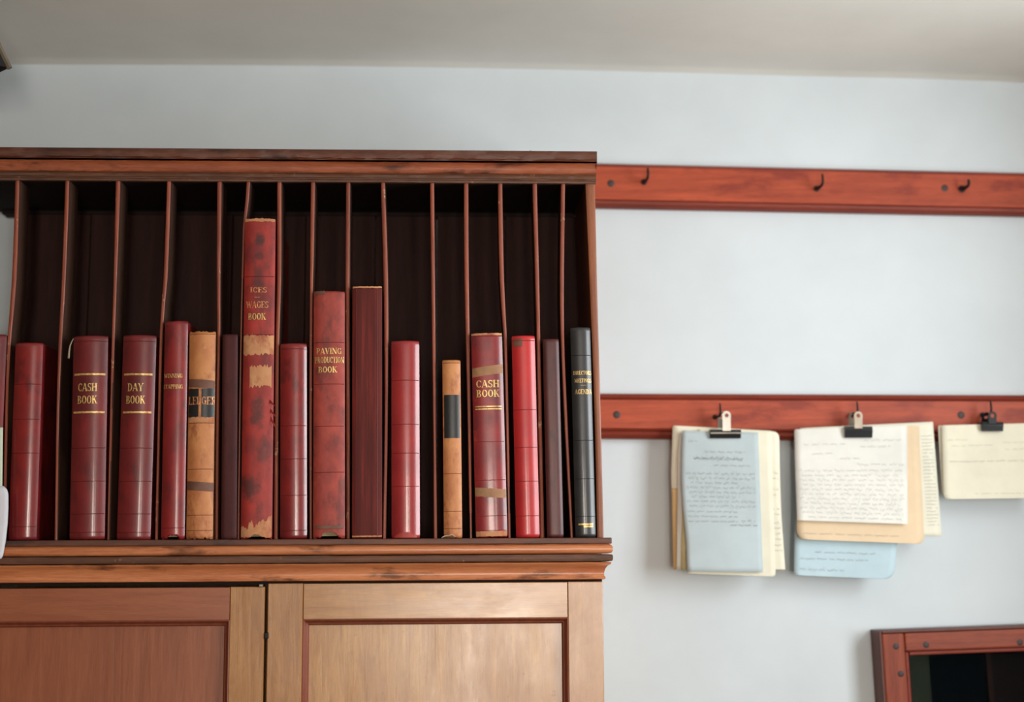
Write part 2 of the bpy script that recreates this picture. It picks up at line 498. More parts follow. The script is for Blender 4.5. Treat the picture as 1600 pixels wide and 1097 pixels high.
# ------------------------------------------------------------------ pigeonhole unit
YS = 2.20
ush = thing('pigeonhole_shelf', 'dark brown wooden pigeonhole unit with thin upright dividers and moulded top', 'bookshelf', ((XE + XB) / 2, YS, Z_BT))
bm = bmesh.new()
xr = px(956, 845, 2.186).x
box(bm, XB - .012, xr, 2.1845, YBK - .001, Z_BT, ZSH)
obj('bottom_board', at(bm, ush), M['shelf_worn'], ush, bevel=.0015)
ZTOPB = zpx(283.5, YS)          # underside of top board
ZTOP = zpx(233, YS - .02)
xre = px(932.6, 260, YS - .02).x
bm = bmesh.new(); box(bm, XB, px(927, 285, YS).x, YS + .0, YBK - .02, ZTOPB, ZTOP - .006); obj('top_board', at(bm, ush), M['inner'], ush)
# top cornice, cut flush at the right end: (projection, v)
TP = [(.001, 284.5), (.0045, 284), (.0055, 281), (.004, 279.5), (.0045, 278), (.007, 277), (.0072, 272.5), (.0055, 271.2), (.0065, 270), (.0095, 269.2), (.0115, 266.5), (.0125, 262),
      (.0145, 257.5), (.018, 253.5), (.0200, 252.4), (.011, 251.8), (.011, 249.8), (.0235, 249.4), (.0245, 248), (.0235, 247), (.0245, 246), (.0248, 240), (.0245, 234.5), (.023, 233.2)]
for nm, sl, mt in (('lower_fillet', TP[:9], 'cornice_worn'), ('cornice_ovolo', TP[8:18], 'shelf_h'), ('top_fillet', TP[17:], 'shelf_worn')):
    bm = bmesh.new()
    TPz = [(p, zpx(v, YS - p)) for p, v in sl]
    back = -.2 if nm == 'top_fillet' else -.004
    poly = [(back, TPz[0][1])] + TPz + [(back, TPz[-1][1])]
    rings = []
    nseg = 110
    k0 = .0011 if nm == 'top_fillet' else .0004
    for k in range(nseg + 1):
        t = k / nseg
        rings.append([bm.verts.new((XB - .012 + (xre - XB + .012) * t, YS - p + (random.uniform(-k0, k0) if 1 < i < len(poly) - 2 else 0),
                                    z + (random.uniform(-k0, k0) * .6 if 1 < i < len(poly) - 2 else 0))) for i, (p, z) in enumerate(poly)])
    N = len(poly)
    for a, b in zip(rings, rings[1:]):
        for i in range(N): bm.faces.new((a[i], a[(i + 1) % N], b[(i + 1) % N], b[i]))
    bm.faces.new(rings[0]); bm.faces.new(rings[-1][::-1])
    autosmooth(obj(nm, at(bm, ush), M[mt], ush), 45)
bm = bmesh.new(); c = px(829.5, 236, YS - .02); tube(bm, [(c.x, c.y + .01, ZTOP - .004), (c.x, c.y + .01, ZTOP + .003)], .0012, 6)
obj('nail', at(bm, ush), M['iron'], ush)


def upright(name, pl, vt, vb, depth, mat, y0=YS, y1=None):
    """a thin upright board whose front edge follows (v, u_left, u_right)"""
    bm = bmesh.new(); rows = []
    n = 14
    for k in range(n + 1):
        v = vt + (vb - vt) * k / n
        ul = spline([(a, b) for a, b, _ in pl], v); ur = spline([(a, c) for a, _, c in pl], v)
        a = px(ul, v, y0); b = px(ur, v, y0)
        j = random.uniform(-.0003, .0003)
        z = ZTOPB if k == 0 and vt > 282 else (ZSH if k == n else (a.z + b.z) / 2)
        rows.append([bm.verts.new((a.x, y0 + .0012, z)), bm.verts.new(((a.x * 3 + b.x) / 4, y0 + j, z)), bm.verts.new(((a.x + b.x * 3) / 4, y0 + j, z)), bm.verts.new((b.x, y0 + .0012, z)),
                     bm.verts.new((b.x, depth, z)), bm.verts.new((a.x, depth, z))])
    for a, b in zip(rows, rows[1:]):
        for i in range(6): bm.faces.new((a[i], a[(i + 1) % 6], b[(i + 1) % 6], b[i]))
    bm.faces.new(rows[0]); bm.faces.new(rows[-1][::-1])
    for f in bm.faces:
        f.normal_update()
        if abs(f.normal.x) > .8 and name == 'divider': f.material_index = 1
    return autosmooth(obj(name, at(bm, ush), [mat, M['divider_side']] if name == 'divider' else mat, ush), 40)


YDV = YBK - .034
DIV = [
    [(283, 24, 30), (440, 18, 25), (535, 11, 16.5), (640, 7.5, 12), (838, 4, 9)],
    [(283, 102, 108), (440, 96, 102), (540, 91, 96), (640, 88, 92), (838, 85, 89)],
    [(283, 181, 188), (440, 177, 182), (540, 174, 178.5), (640, 171.5, 175.5), (838, 167, 171)],
    [(283, 261, 267), (440, 255, 261), (501, 250, 255), (640, 246.5, 250.5), (838, 242, 246.5)],
    [(283, 339.5, 346), (440, 338.5, 344), (517, 339.5, 344), (640, 337.5, 342), (838, 336, 340.5)],
    [(283, 386, 391.5), (330, 381.5, 386.5), (341, 379.5, 383.8), (522, 375, 378.5), (838, 370.5, 374)],
    [(283, 433, 439.5), (440, 433, 439), (536, 430.5, 436), (838, 428, 434)],
    [(283, 486, 492), (400, 484.5, 490), (455, 484, 488.5), (640, 483, 487.5), (838, 483.5, 487.5)],
    [(283, 541, 547), (440, 540, 546), (640, 541, 546.5), (838, 541.5, 546.5)],
    [(283, 595, 601), (440, 599.5, 606), (640, 601, 606), (838, 598, 603)],
    [(283, 672, 678), (440, 674, 679.5), (640, 676.5, 681), (838, 678, 683)],
    [(283, 725, 731.6), (440, 726, 732.5), (640, 730.5, 735.5), (838, 734, 738)],
    [(283, 778, 784.5), (440, 781, 787.5), (520, 786.5, 791.5), (640, 790, 794.5), (838, 794, 798)],
    [(283, 832, 838.5), (380, 835, 841), (440, 836.5, 842.5), (524, 838.5, 844), (838, 844.5, 850.5)],
    [(283, 877, 883), (440, 875, 881), (529, 876.5, 881.5), (640, 881, 886), (838, 891.5, 895.5)],
]
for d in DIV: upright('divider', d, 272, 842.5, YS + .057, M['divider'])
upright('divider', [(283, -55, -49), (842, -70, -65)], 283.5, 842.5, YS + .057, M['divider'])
upright('side_panel', [(283, 915, 929.5), (440, 921.5, 933), (640, 929, 938.5), (840, 933.5, 943.5)], 283.5, 842.5, YBK, M['shelf_v'])
upright('side_panel', [(283, -110, -96), (842, -116, -102)], 283.5, 842.5, YBK, M['shelf_v'])
bm = bmesh.new(); zz = px(500, 337, YDV + .004).z
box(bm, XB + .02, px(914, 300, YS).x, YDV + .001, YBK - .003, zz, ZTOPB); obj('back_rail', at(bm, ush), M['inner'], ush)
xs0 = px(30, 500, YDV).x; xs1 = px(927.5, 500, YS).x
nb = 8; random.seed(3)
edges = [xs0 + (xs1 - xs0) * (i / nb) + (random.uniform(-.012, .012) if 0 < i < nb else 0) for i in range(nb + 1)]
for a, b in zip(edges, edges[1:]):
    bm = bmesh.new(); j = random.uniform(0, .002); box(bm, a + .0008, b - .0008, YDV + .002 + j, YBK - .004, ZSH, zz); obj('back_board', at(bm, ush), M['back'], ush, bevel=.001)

# ------------------------------------------------------------------ lettering
T, t_, m_ = .21, .085, .13


def ring(cx, cy, rx, ry, a0, a1, n=14, tw=T, th=t_):
    q = []
    for k in range(n):
        A, B = math.radians(a0 + (a1 - a0) * k / n), math.radians(a0 + (a1 - a0) * (k + 1) / n)
        f = lambda a, i: (cx + (rx - (tw if i else 0)) * math.cos(a), cy + (ry - (th if i else 0)) * math.sin(a))
        q.append([f(A, 0), f(B, 0), f(B, 1), f(A, 1)])
    return q


def ln(x0, y0, x1, y1, w):
    dx, dy = x1 - x0, y1 - y0
    L = math.hypot(dx, dy) or 1
    if abs(dx) > abs(dy): nx_, ny_ = 0, w / 2
    else: nx_, ny_ = w / 2, 0
    return [[(x0 - nx_, y0 - ny_), (x1 - nx_, y1 - ny_), (x1 + nx_, y1 + ny_), (x0 + nx_, y0 + ny_)]]


def sf(x, y, w=.2): return ln(x - w, y + (.03 if y < .5 else -.03), x + w, y + (.03 if y < .5 else -.03), .06)
def V(x, w=T, s=.2): return ln(x, 0, x, 1, w) + sf(x, 0, s) + sf(x, 1, s)


GL = {
    'A': (.9, ln(.1, 0, .42, 1, t_) + ln(.44, 1, .76, 0, T) + ln(.2, .32, .64, .32, t_) + sf(.1, 0, .12) + sf(.76, 0, .18)),
    'B': (.8, V(.2) + ring(.36, .75, .3, .25, -90, 90, tw=.17) + ring(.38, .26, .36, .26, -90, 90, tw=.18) + ln(.2, .97, .38, .97, .06) + ln(.2, .5, .4, .5, .07) + ln(.2, .03, .4, .03, .06)),
    'C': (.8, ring(.44, .5, .4, .5, 40, 320) + ln(.72, .66, .72, .95, .07)),
    'D': (.86, V(.2) + ring(.32, .5, .48, .5, -90, 90) + ln(.2, .97, .36, .97, .06) + ln(.2, .03, .36, .03, .06)),
    'E': (.76, V(.2) + ln(.2, .965, .66, .965, .07) + ln(.2, .52, .52, .52, .07) + ln(.2, .035, .68, .035, .07) + ln(.66, .78, .66, 1, .07) + ln(.68, 0, .68, .24, .07) + ln(.52, .42, .52, .62, .06)),
    'F': (.72, V(.2) + ln(.2, .965, .64, .965, .07) + ln(.2, .5, .5, .5, .07) + ln(.64, .76, .64, 1, .07)),
    'G': (.9, ring(.44, .5, .4, .5, 40, 320) + ln(.72, .02, .72, .42, .18) + sf(.72, .44, .16) + ln(.72, .7, .72, .95, .07)),
    'H': (.96, V(.2) + V(.76) + ln(.2, .52, .76, .52, t_)),
    'I': (.42, V(.21)),
    'K': (.92, V(.2) + ln(.24, .42, .7, 1, t_) + ln(.4, .58, .76, 0, T) + sf(.7, 1, .14) + sf(.78, 0, .16)),
    'L': (.74, V(.2) + ln(.2, .035, .66, .035, .07) + ln(.66, 0, .66, .26, .07)),
    'M': (1.12, ln(.16, 0, .16, 1, t_) + V(.94) + ln(.18, 1, .54, .1, T) + ln(.56, .1, .92, 1, t_) + sf(.16, 0, .14) + sf(.12, 1, .12)),
    'N': (.96, ln(.16, 0, .16, 1, t_) + ln(.8, 0, .8, 1, t_) + ln(.18, 1, .78, 0, T) + sf(.16, 0, .14) + sf(.8, 1, .14)),
    'O': (.88, ring(.44, .5, .4, .5, 0, 360, 22)),
    'P': (.78, V(.2) + ring(.36, .73, .36, .27, -90, 90, tw=.18) + ln(.2, .97, .4, .97, .06) + ln(.2, .49, .4, .49, .06)),
    'R': (.86, V(.2) + ring(.36, .74, .34, .26, -90, 90, tw=.18) + ln(.2, .97, .4, .97, .06) + ln(.2, .5, .4, .5, .06) + ln(.42, .5, .72, 0, T) + sf(.76, 0, .1)),
    'S': (.7, ring(.36, .74, .3, .26, 30, 270, 12, .15, .09) + ring(.34, .26, .32, .28, -150, 90, 12, .16, .09) + ln(.62, .72, .62, .96, .06) + ln(.05, .04, .05, .3, .06)),
    'T': (.82, V(.41) + ln(.05, .965, .77, .965, .07) + ln(.05, .74, .05, 1, .07) + ln(.77, .74, .77, 1, .07)),
    'U': (.9, ln(.2, .3, .2, 1, T) + ln(.72, .3, .72, 1, t_) + ring(.44, .32, .34, .32, 180, 360, 10, .16, .1) + sf(.2, 1) + sf(.72, 1, .14)),
    'V': (.88, ln(.14, 1, .44, 0, T) + ln(.44, 0, .76, 1, t_) + sf(.14, 1, .16) + sf(.76, 1, .12)),
    'W': (1.2, ln(.1, 1, .36, 0, T) + ln(.36, 0, .6, 1, t_) + ln(.58, 1, .84, 0, T) + ln(.84, 0, 1.1, 1, t_) + sf(.1, 1, .14) + sf(1.1, 1, .1)),
    'Y': (.88, ln(.44, 0, .44, .5, T) + ln(.12, 1, .42, .46, T) + ln(.46, .46, .76, 1, t_) + sf(.44, 0, .18) + sf(.12, 1, .16) + sf(.76, 1, .12)),
    '-': (.9, ln(.05, .5, .85, .5, .16)), ' ': (.5, []),
}


class Book:
    def __init__(s, label, tl, tr, bl, br, vt, mat, group, Y=2.19, sag=.32, p=2.3, depth=.2, vb=840, cat='book', cover=None, wmax=None):
        a = px((bl + br) / 2, vb, Y); b = px((tl + tr) / 2, vt, Y)
        s.w = ((tr - tl) + (br - bl)) / 2 * (Y / F) * 1.003
        dx, dz = b.x - a.x, b.z - ZSH
        s.lean = math.atan2(dx, dz)
        lift = abs(math.sin(s.lean)) * s.w / 2 + .0003
        s.h = math.hypot(dx, dz) - lift
        s.sag = sag * s.w / 2; s.p = p; s.Y = Y; s.depth = depth
        s.root = thing('book', label, cat, (a.x, Y, ZSH + lift), group, (0, s.lean, 0))
        s.mw = Matrix.Translation(s.root.location) @ Matrix.Rotation(s.lean, 4, 'Y')
        s.inv = s.mw.inverted()
        s.mat = mat; s.cover = cover or mat
        s.rnd = random.Random(label)

    def sy(s, x):
        return s.sag * min(1, abs(2 * x / s.w)) ** s.p

    def loc(s, u, v):
        q = s.inv @ px(u, v, s.Y); return q.x, q.z

    def build(s, torn=.0, cap=.0025, notch=None, headmat=None):
        bm = bmesh.new(); nxs = 18; w, h = s.w, s.h
        zs = [0, .0012, .003, .006] + [h * k / 16 for k in range(1, 16)] + [h - .006, h - .003, h - .0012, h]
        th = .0022
        front, back = [], []
        for j, z in enumerate(zs):
            fr, bk = [], []
            e = 1.0
            endd = min(z, h - z)
            pull = max(0, 1 - endd / .004) ** 2 * cap
            sh = 1 - max(0, 1 - endd / .004) ** 2 * .04
            for i in range(nxs + 1):
                x = (i / nxs - .5) * w
                zz = z
                if torn and j < 3: zz += max(0, s.rnd.uniform(-.2, 1)) * torn * (1 - j / 3.5)
                if torn and j > len(zs) - 3: zz -= max(0, s.rnd.uniform(-.6, 1)) * torn * .5
                if notch and j < 4:
                    d = max(0, 1 - (abs(x) / (w * notch[0])) ** 4); zz += d * notch[1] * (1 - j * .18)
                y = s.sy(x) + pull
                fr.append(bm.verts.new((x * sh, y, zz)))
                bk.append(bm.verts.new((x * sh * (1 - 2 * th / w), y + th, zz)))
            front.append(fr); back.append(bk)
        for L in (front, back):
            for a, b in zip(L, L[1:]):
                for i in range(nxs): bm.faces.new((a[i], a[i + 1], b[i + 1], b[i]))
        for j in (0, -1):
            for i in range(nxs): bm.faces.new((front[j][i], front[j][i + 1], back[j][i + 1], back[j][i]))
        for i in (0, -1):
            for j in range(len(zs) - 1): bm.faces.new((front[j][i], front[j + 1][i], back[j + 1][i], back[j][i]))
        autosmooth(obj('spine', bm, s.mat, s.root), 50)
        ys = s.sag + .003
        for sgn in (-1, 1):
            bm = bmesh.new(); x1 = sgn * (w / 2 - .0006); x0 = sgn * (w / 2 - .0036)
            pts = [(ys, 0), (ys + .004, 1), (s.depth, 1), (s.depth, 0)]
            box(bm, min(x0, x1), max(x0, x1), ys, s.depth, 0, h - .0005)
            obj('cover', bm, s.cover, s.root, bevel=.0008)
        bm = bmesh.new(); box(bm, -w / 2 + .0037, w / 2 - .0037, ys + .002, s.depth - .004, .004, h - .005)
        obj('page_block', bm, M['pages'], s.root)
        return s

    def cols(s, name, mat, cols, off=.0004, label=None, th=True):
        """patch on the spine: columns of (x, zlo, zhi) in local metres"""
        bm = bmesh.new(); R = []
        for x, a, b in cols:
            y = s.sy(x)
            R.append([bm.verts.new((x, y - off, a)), bm.verts.new((x, y - off, b)), bm.verts.new((x, y + .0004, b)), bm.verts.new((x, y + .0004, a))])
        for a, b in zip(R, R[1:]):
            for i in range(4): bm.faces.new((a[i], a[(i + 1) % 4], b[(i + 1) % 4], b[i]))
        bm.faces.new(R[0]); bm.faces.new(R[-1][::-1])
        o = autosmooth(obj(name, bm, mat, s.root), 40)
        if label: o['label'] = label
        return o

    def band(s, name, mat, v0, v1, u0=None, u1=None, slant=0, jag=0, label=None, off=.0004, frac=.985, n=20):
        """band between pixel rows v0 (upper) and v1 (lower)"""
        _, z1 = s.loc(800, v0) if False else (0, s.zv(v0)); z0 = s.zv(v1)
        xa = -s.w / 2 * frac if u0 is None else s.loc(u0, (v0 + v1) / 2)[0]
        xb = s.w / 2 * frac if u1 is None else s.loc(u1, (v0 + v1) / 2)[0]
        xa = max(xa, -s.w / 2 * frac); xb = min(xb, s.w / 2 * frac)
        c = []
        for i in range(n + 1):
            x = xa + (xb - xa) * i / n
            d = slant * (i / n - .5) * .001
            ja, jb = (s.rnd.uniform(-1, 1) * jag * .001 for _ in (0, 1))
            lo, hi = z0 + d + ja, z1 + d + jb
            c.append((x, max(lo, .0002), max(hi, lo + .0003)))
        return s.cols(name, mat, c, off, label)

    def zv(s, v):
        uc = 0
        p = s.root.location
        # height along the spine axis of pixel row v
        best = s.inv @ px(project_u(p), v, s.Y)
        return best.z

    def text(s, string, vc, hpx, wpx, mat, uc=None, off=.0006):
        k = s.Y / F
        tot = sum(GL[c][0] for c in string)
        sx = wpx * k / tot; sy_ = hpx * k
        zc = s.zv(vc)
        xc = 0 if uc is None else s.loc(uc, vc)[0]
        bm = bmesh.new(); x0 = xc - wpx * k / 2
        lim = s.w / 2 * .99
        for c in string:
            wd, qs = GL[c]
            for q in qs:
                P = [(max(-lim, min(lim, x0 + a * sx)), zc + (b - .5) * sy_) for a, b in q]
                f = [bm.verts.new((x, s.sy(x) - off, z)) for x, z in P]
                try: bm.faces.new(f)
                except ValueError: pass
            x0 += wd * sx
        for f in bm.faces:
            f.normal_update()
            if f.normal.y > 0: f.normal_flip()
        o = obj('lettering', bm, mat, s.root, recalc=False)
        return o

    def lines(s, vs, mat, hpx=.9, frac=.97):
        for v in vs:
            bm = bmesh.new()
            z = s.zv(v); hh = hpx * s.Y / F / 2; R = []
            for i in range(17):
                x = (i / 16 - .5) * s.w * frac; y = s.sy(x)
                R.append((bm.verts.new((x, y - .0003, z - hh)), bm.verts.new((x, y - .0007, z)), bm.verts.new((x, y - .0003, z + hh))))
            for a, b in zip(R, R[1:]):
                for i in (0, 1): bm.faces.new((a[i], a[i + 1], b[i + 1], b[i]))
            obj('tooling_line', bm, mat, s.root)


def project_u(p):
    d = Vector(p) - CAM
    return 800 + F * d.dot(right) / d.dot(fwd)


GR = 'ledgers in the pigeonholes'
reds = {
    'a': leather('maroon_leather', (142, 38, 36), (104, 26, 28), .3, gloss=0.6, scuff=30, scuffc=(92, 26, 28)),
    'b': leather('dark_maroon_leather', (126, 36, 36), (94, 26, 30), .36, gloss=0.4, scuff=26, scuffc=(84, 26, 28)),
    'c': leather('crimson_cloth', (146, 38, 38), (112, 28, 30), .36, gloss=0.45, scuff=28, scuffc=(96, 28, 30)),
    'd': leather('plum_cloth', (92, 42, 40), (66, 30, 30), .6, spec=.25, scuff=40, scuffc=(56, 28, 28), streak=True),
    'wages': leather('cracked_red_leather', (168, 46, 38), (126, 34, 30), .5, scuff=34, scuffc=(110, 34, 32), mott=30, blobs=[(0.0, 0.4642, 0.0099, 0.0138, 0.85), (-0.0006, 0.4376, 0.0079, 0.0079, 0.6), (-0.0013, 0.41, 0.0089, 0.0158, 0.5), (-0.0011, 0.3942, 0.0118, 0.0089, 0.5), (-0.0007, 0.3666, 0.0118, 0.0079, 0.4), (-0.0014, 0.3439, 0.0128, 0.0059, 0.35), (-0.0005, 0.1932, 0.0128, 0.0315, 0.75), (0.0082, 0.134, 0.0108, 0.0237, 0.6), (-0.0108, 0.0779, 0.0168, 0.0237, 0.8), (-0.0097, 0.1439, 0.0138, 0.0197, 0.3)]),
    'paving': leather('faded_brick_cloth', (172, 66, 52), (132, 50, 44), .55, scuff=36, scuffc=(112, 46, 40), mott=50),
    'dark': leather('streaked_oxblood_leather', (128, 42, 34), (72, 26, 23), .62, spec=.25, streak=True, mott=30),
    'rose': leather('glossy_rose_red_leather', (164, 48, 48), (134, 34, 38), .3, gloss=0.5),
    'cash2': leather('scuffed_maroon_leather', (148, 42, 42), (112, 30, 34), .34, gloss=0.35, scuff=40, scuffc=(100, 40, 44), worn=55, wornc=(188, 66, 56), mott=36),
    'scarlet': leather('scarlet_cloth', (188, 38, 38), (158, 30, 34), .36, gloss=0.3, mott=16),
    'plum2': leather('brown_plum_leather', (96, 42, 38), (70, 30, 30), .4, scuff=60, scuffc=(60, 28, 28), streak=True),
    'black': leather('black_cloth', (48, 47, 47), (34, 33, 34), .36, gloss=0.35, mott=30),
}
B0 = Book('red book cut off by the frame edge beside the white curled paper', -31, 8, -46, -6, 522, reds['b'], GR, vb=841).build()

B1 = Book('plain glossy maroon ledger, first whole book from the left', 22, 66, 13, 53, 535, reds['a'], GR, vb=841).build()
B1.lines([600, 655, 708, 823], M['line'])
B2 = Book('maroon ledger titled CASH BOOK next to the ledger titled DAY BOOK', 113, 167, 108, 160, 524, reds['b'], GR, vb=840).build()
B2.text('CASH', 605, 12.5, 30, M['gold'], 136.5); B2.text('BOOK', 624.5, 12.5, 31, M['gold'], 136)
B2.band('gilt_line', M['gold'], 583.2, 586.2, label='gilt line', frac=.9); B2.band('gilt_line', M['gold'], 642.6, 645.6, label='gilt line', frac=.9)
B2.lines([533, 700, 752, 803, 832], M['line'])
B3 = Book('maroon ledger titled DAY BOOK', 191, 243, 182, 232, 523, reds['b'], GR, vb=840).build()
B3.text('DAY', 605, 12.5, 25, M['gold'], 211.5); B3.text('BOOK', 624.5, 12.5, 30, M['gold'], 211.5)
B3.band('gilt_line', M['gold'], 583.2, 586.2, label='gilt line', frac=.86); B3.band('gilt_line', M['gold'], 642.6, 645.6, label='gilt line', frac=.86)
B3.lines([533, 700, 752, 803, 832], M['line'])
B4 = Book('slim crimson book with two short lines of gilt lettering beside the tan ledger', 257.5, 292, 250.5, 287.5, 501, reds['c'], GR, vb=837).build(notch=(.3, .006), torn=.002)
B4.text('WINNING', 587, 6.5, 29, M['gold'], 270.5); B4.text('STAPPING', 604, 6.5, 31, M['gold'], 270)
B4.lines([825], M['line'])
B5 = Book('tan calf ledger with a worn black LEDGER label', 295.5, 336, 290.5, 331, 517, M['tan'], GR, vb=837).build(torn=.004)
B5.band('tape', M['tape_dk'], 593, 606, slant=-3, label='dull brown tape')
B5.band('title_label', M['blacklabel'], 607, 652, jag=.6, label='worn black leather title label')
B5.band('label_edge', M['peeled'], 652, 660, jag=1.2, off=.0006, label='pale worn lower edge of the label')
B5.cols('label_wear', M['tan'], [(x, B5.zv(653), B5.zv(606)) for x in (-.0035, -.0025, -.001, .0005)], .0008, 'tan streak worn through the label')
B5.band('tape', M['tape_dk'], 753, 767, slant=-3, label='dull brown tape')
B5.text('LEDGER', 626, 12.5, 43, M['goldred'], 315.5, off=.0011)
B5.lines([661, 733, 805, 829], M['linetan']); B5.lines([522], M['linetan'])
c0 = B5.loc(319.5, 541)
B5.cols('stain', M['peeled'], [(c0[0] - .003, c0[1] - .004, c0[1] - .003), (c0[0], c0[1] - .004, c0[1] + .005), (c0[0] + .003, c0[1] - .004, c0[1] - .003)], .0006, 'small triangular brown stain')
B6 = Book('narrow dark plum book squeezed between the tan ledger and the tall wages book', 347.5, 371, 345.5, 369, 522, reds['d'], GR, vb=839, p=4, sag=.25).build()
B7 = Book('tallest book, cracked red leather titled WAGES BOOK with peeled tan patches', 383, 429.5, 375.5, 424.5, 341, reds['wages'], GR, vb=835, sag=.2, p=3).build(torn=.004, notch=(.26, .007))
B7.band('head_band', M['peeled'], 341.5, 346, jag=.8, label='frayed pale head of the spine')
B7.text('ICES', 453, 8, 27, M['goldred'], 404); B7.text('-', 464.5, 4, 10, M['goldred'], 402)
B7.text('WAGES', 476, 10.5, 35, M['goldred'], 402); B7.text('BOOK', 494.5, 10.5, 28, M['gold'], 401.5)
B7.lines([432, 523], M['line'])
B7.band('peeled_patch', M['peeled'], 524, 554, jag=2.2, label='tan peeled band', off=.0003)
B7.band('peeled_patch', M['peeled'], 572, 604, 390, 424, jag=3, label='tan peeled patch')
r = random.Random(5); n = 26; zb = B7.zv(833)
B7.cols('peeled_patch', M['peeled'], [((i / n - .5) * B7.w * .97, .0015 + r.uniform(0, .002) + max(0, .0055 * (1 - abs(i / n - .5) * 4)), zb + .004 + .02 * (i / n) ** 2.2 + r.uniform(0, .007) + (.008 if i in (7, 8, 9, 10) else 0)) for i in range(n + 1)], .0006, 'torn pale tail of the spine')
for (u, v, l) in ((424, 648, .010), (425, 664, .014), (423, 632, .008)):
    x, z = B7.loc(u, v); x = min(x, B7.w / 2 - .002)
    bm = bmesh.new(); y = B7.sy(x)
    P = [(x - .002, y - .001, z + l), (x + .001, y - .003, z + l * .6), (x + .0035, y - .004, z + l * .2), (x + .006, y - .0035, z - l * .25)]
    A = [bm.verts.new(q) for q in P]; Bv = [bm.verts.new((q[0] - .0028 * (1 - i / 3.2), q[1] + .001, q[2] - .004 * (1 - i / 4))) for i, q in enumerate(P)]
    for i in range(3): bm.faces.new((A[i], A[i + 1], Bv[i + 1], Bv[i]))
    fo = obj('leather_flake', bm, M['flake'], B7.root); sm = fo.modifiers.new('s', 'SOLIDIFY'); sm.thickness = .0006
B8 = Book('plain maroon ledger right of the tall wages book, with two shiny streaks', 437.5, 478.5, 437.5, 478.5, 536, reds['a'], GR, vb=842).build()
B8.lines([545, 665, 717, 774, 829], M['line'])
B9 = Book('faded brick red cloth book titled PAVING PRODUCTION BOOK', 490, 538, 489, 538.5, 454, reds['paving'], GR, vb=838, sag=.22, p=3).build(torn=.003, notch=(.3, .011))
B9.text('PAVING', 548.5, 9.5, 40, M['gold'], 514); B9.text('PRODUCTION', 562.5, 9.5, 46, M['gold'], 514.5); B9.text('BOOK', 577.5, 9.5, 30, M['gold'], 512)
B9.lines([600, 666, 738, 535], M['linered'])
B9.band('curled_tail', M['tape_dk'], 821, 826, 492, 537, jag=.6, off=.002, label='curled worn tail edge')
B9.band('frayed_head', M['tape_dk'], 455, 460, 492, 508, jag=1, off=.001, label='frayed head corner')
B10 = Book('tall dark oxblood book with vertically streaked flat spine', 549, 598.5, 551.5, 595, 447, reds['dark'], GR, vb=840, sag=.12, p=5).build()
B10.band('head_band', M['peeled'], 447.5, 450, label='pale rubbed head edge', jag=.4); B10.band('tail_band', M['peeled'], 837, 839, label='pale rubbed tail edge', jag=.3)
B10.cols('spine_fold', M['line'], [(x, B10.zv(838), B10.zv(452)) for x in (-B10.w * .38, -B10.w * .36)], .0004); B10.cols('spine_fold', M['line'], [(x, B10.zv(838), B10.zv(452)) for x in (B10.w * .33, B10.w * .35)], .0004)
B11 = Book('plain rose red glossy ledger standing between empty pigeonhole space', 611, 655, 612, 655.5, 532, reds['rose'], GR, vb=840).build()
B11.lines([594, 663, 708, 760], M['linered'], 1.0)
n = 16; B11.cols('worn_patch', M['flake'], [((i / n - .5) * B11.w * .8, .001, .003 + .006 * math.sin(PI * i / n) + r.uniform(0, .001)) for i in range(n + 1)], .0005, 'paler rubbed patch at the tail')
B12 = Book('small thin tan book with a black label', 691, 719.5, 694, 722, 562, M['tan'], GR, vb=838, sag=.3).build(torn=.001)
B12.band('title_label', M['blacklabel'], 617, 684.5, label='blank black leather label', frac=.86)
B12.lines([567, 740, 799, 826], M['linetan'])
bm = bmesh.new(); a = px(690, 841, 2.188); b = px(712, 839.5, 2.188)
Z0 = ZSH + .0016
P = [(0, .000), (.25, .003), (.5, .0035), (.75, .0042), (1, .001)]
A = [bm.verts.new(B12.inv @ Vector((a.x + (b.x - a.x) * q, 2.1865, Z0 + hz))) for q, hz in P]; Bv = [bm.verts.new(B12.inv @ Vector((a.x + (b.x - a.x) * q, 2.1925, Z0 + hz * .4 + .0004))) for q, hz in P]
for i in range(4): bm.faces.new((A[i], A[i + 1], Bv[i + 1], Bv[i]))
fo = obj('torn_scrap', bm, M['scrap'], B12.root); sm = fo.modifiers.new('s', 'SOLIDIFY'); sm.thickness = .0007; fo['label'] = 'curled off-white scrap under the tail'
B13 = Book('scuffed maroon CASH BOOK with two strips of brown tape, beside the scarlet book', 736, 784.5, 744, 793, 520, reds['cash2'], GR, vb=839, sag=.22, p=3).build(torn=.001)
B13.band('tape', M['tape'], 572, 586, slant=6, label='brown paper tape'); B13.band('tape', M['tape'], 763, 777, slant=-4, label='brown paper tape', jag=.4)
B13.text('CASH', 599.5, 11.5, 37, M['gold'], 762); B13.text('BOOK', 614.5, 11.5, 37, M['gold'], 762.5)
B13.band('gilt_line', M['gold'], 634, 635.8, label='gilt line', frac=.84); B13.band('gilt_line', M['gold'], 638, 639.8, label='gilt line', frac=.84)
B13.lines([525, 690, 750, 806, 829], M['linered'])
B13.band('tail_band', M['peeled'], 830, 838, jag=.4, off=.0003, label='worn brown tail of the spine')
B13.band('head_band', M['peeled'], 520.5, 523.5, jag=.4, off=.0003, label='worn brown head of the spine')
B14 = Book('bright scarlet plain book leaning left', 799, 836.5, 807.5, 843, 524, reds['scarlet'], GR, vb=838).build()
B14.lines([532, 640, 699, 752, 806], M['linered'], 1.0)
B14.band('stain', M['tape_dk'], 530, 541, 802, 816, jag=2, label='brown stain near the head')
B15 = Book('brown plum thin book between the scarlet and the black books', 847, 874, 856, 880, 529, reds['plum2'], GR, vb=837, p=3.5, sag=.25).build(torn=.001)
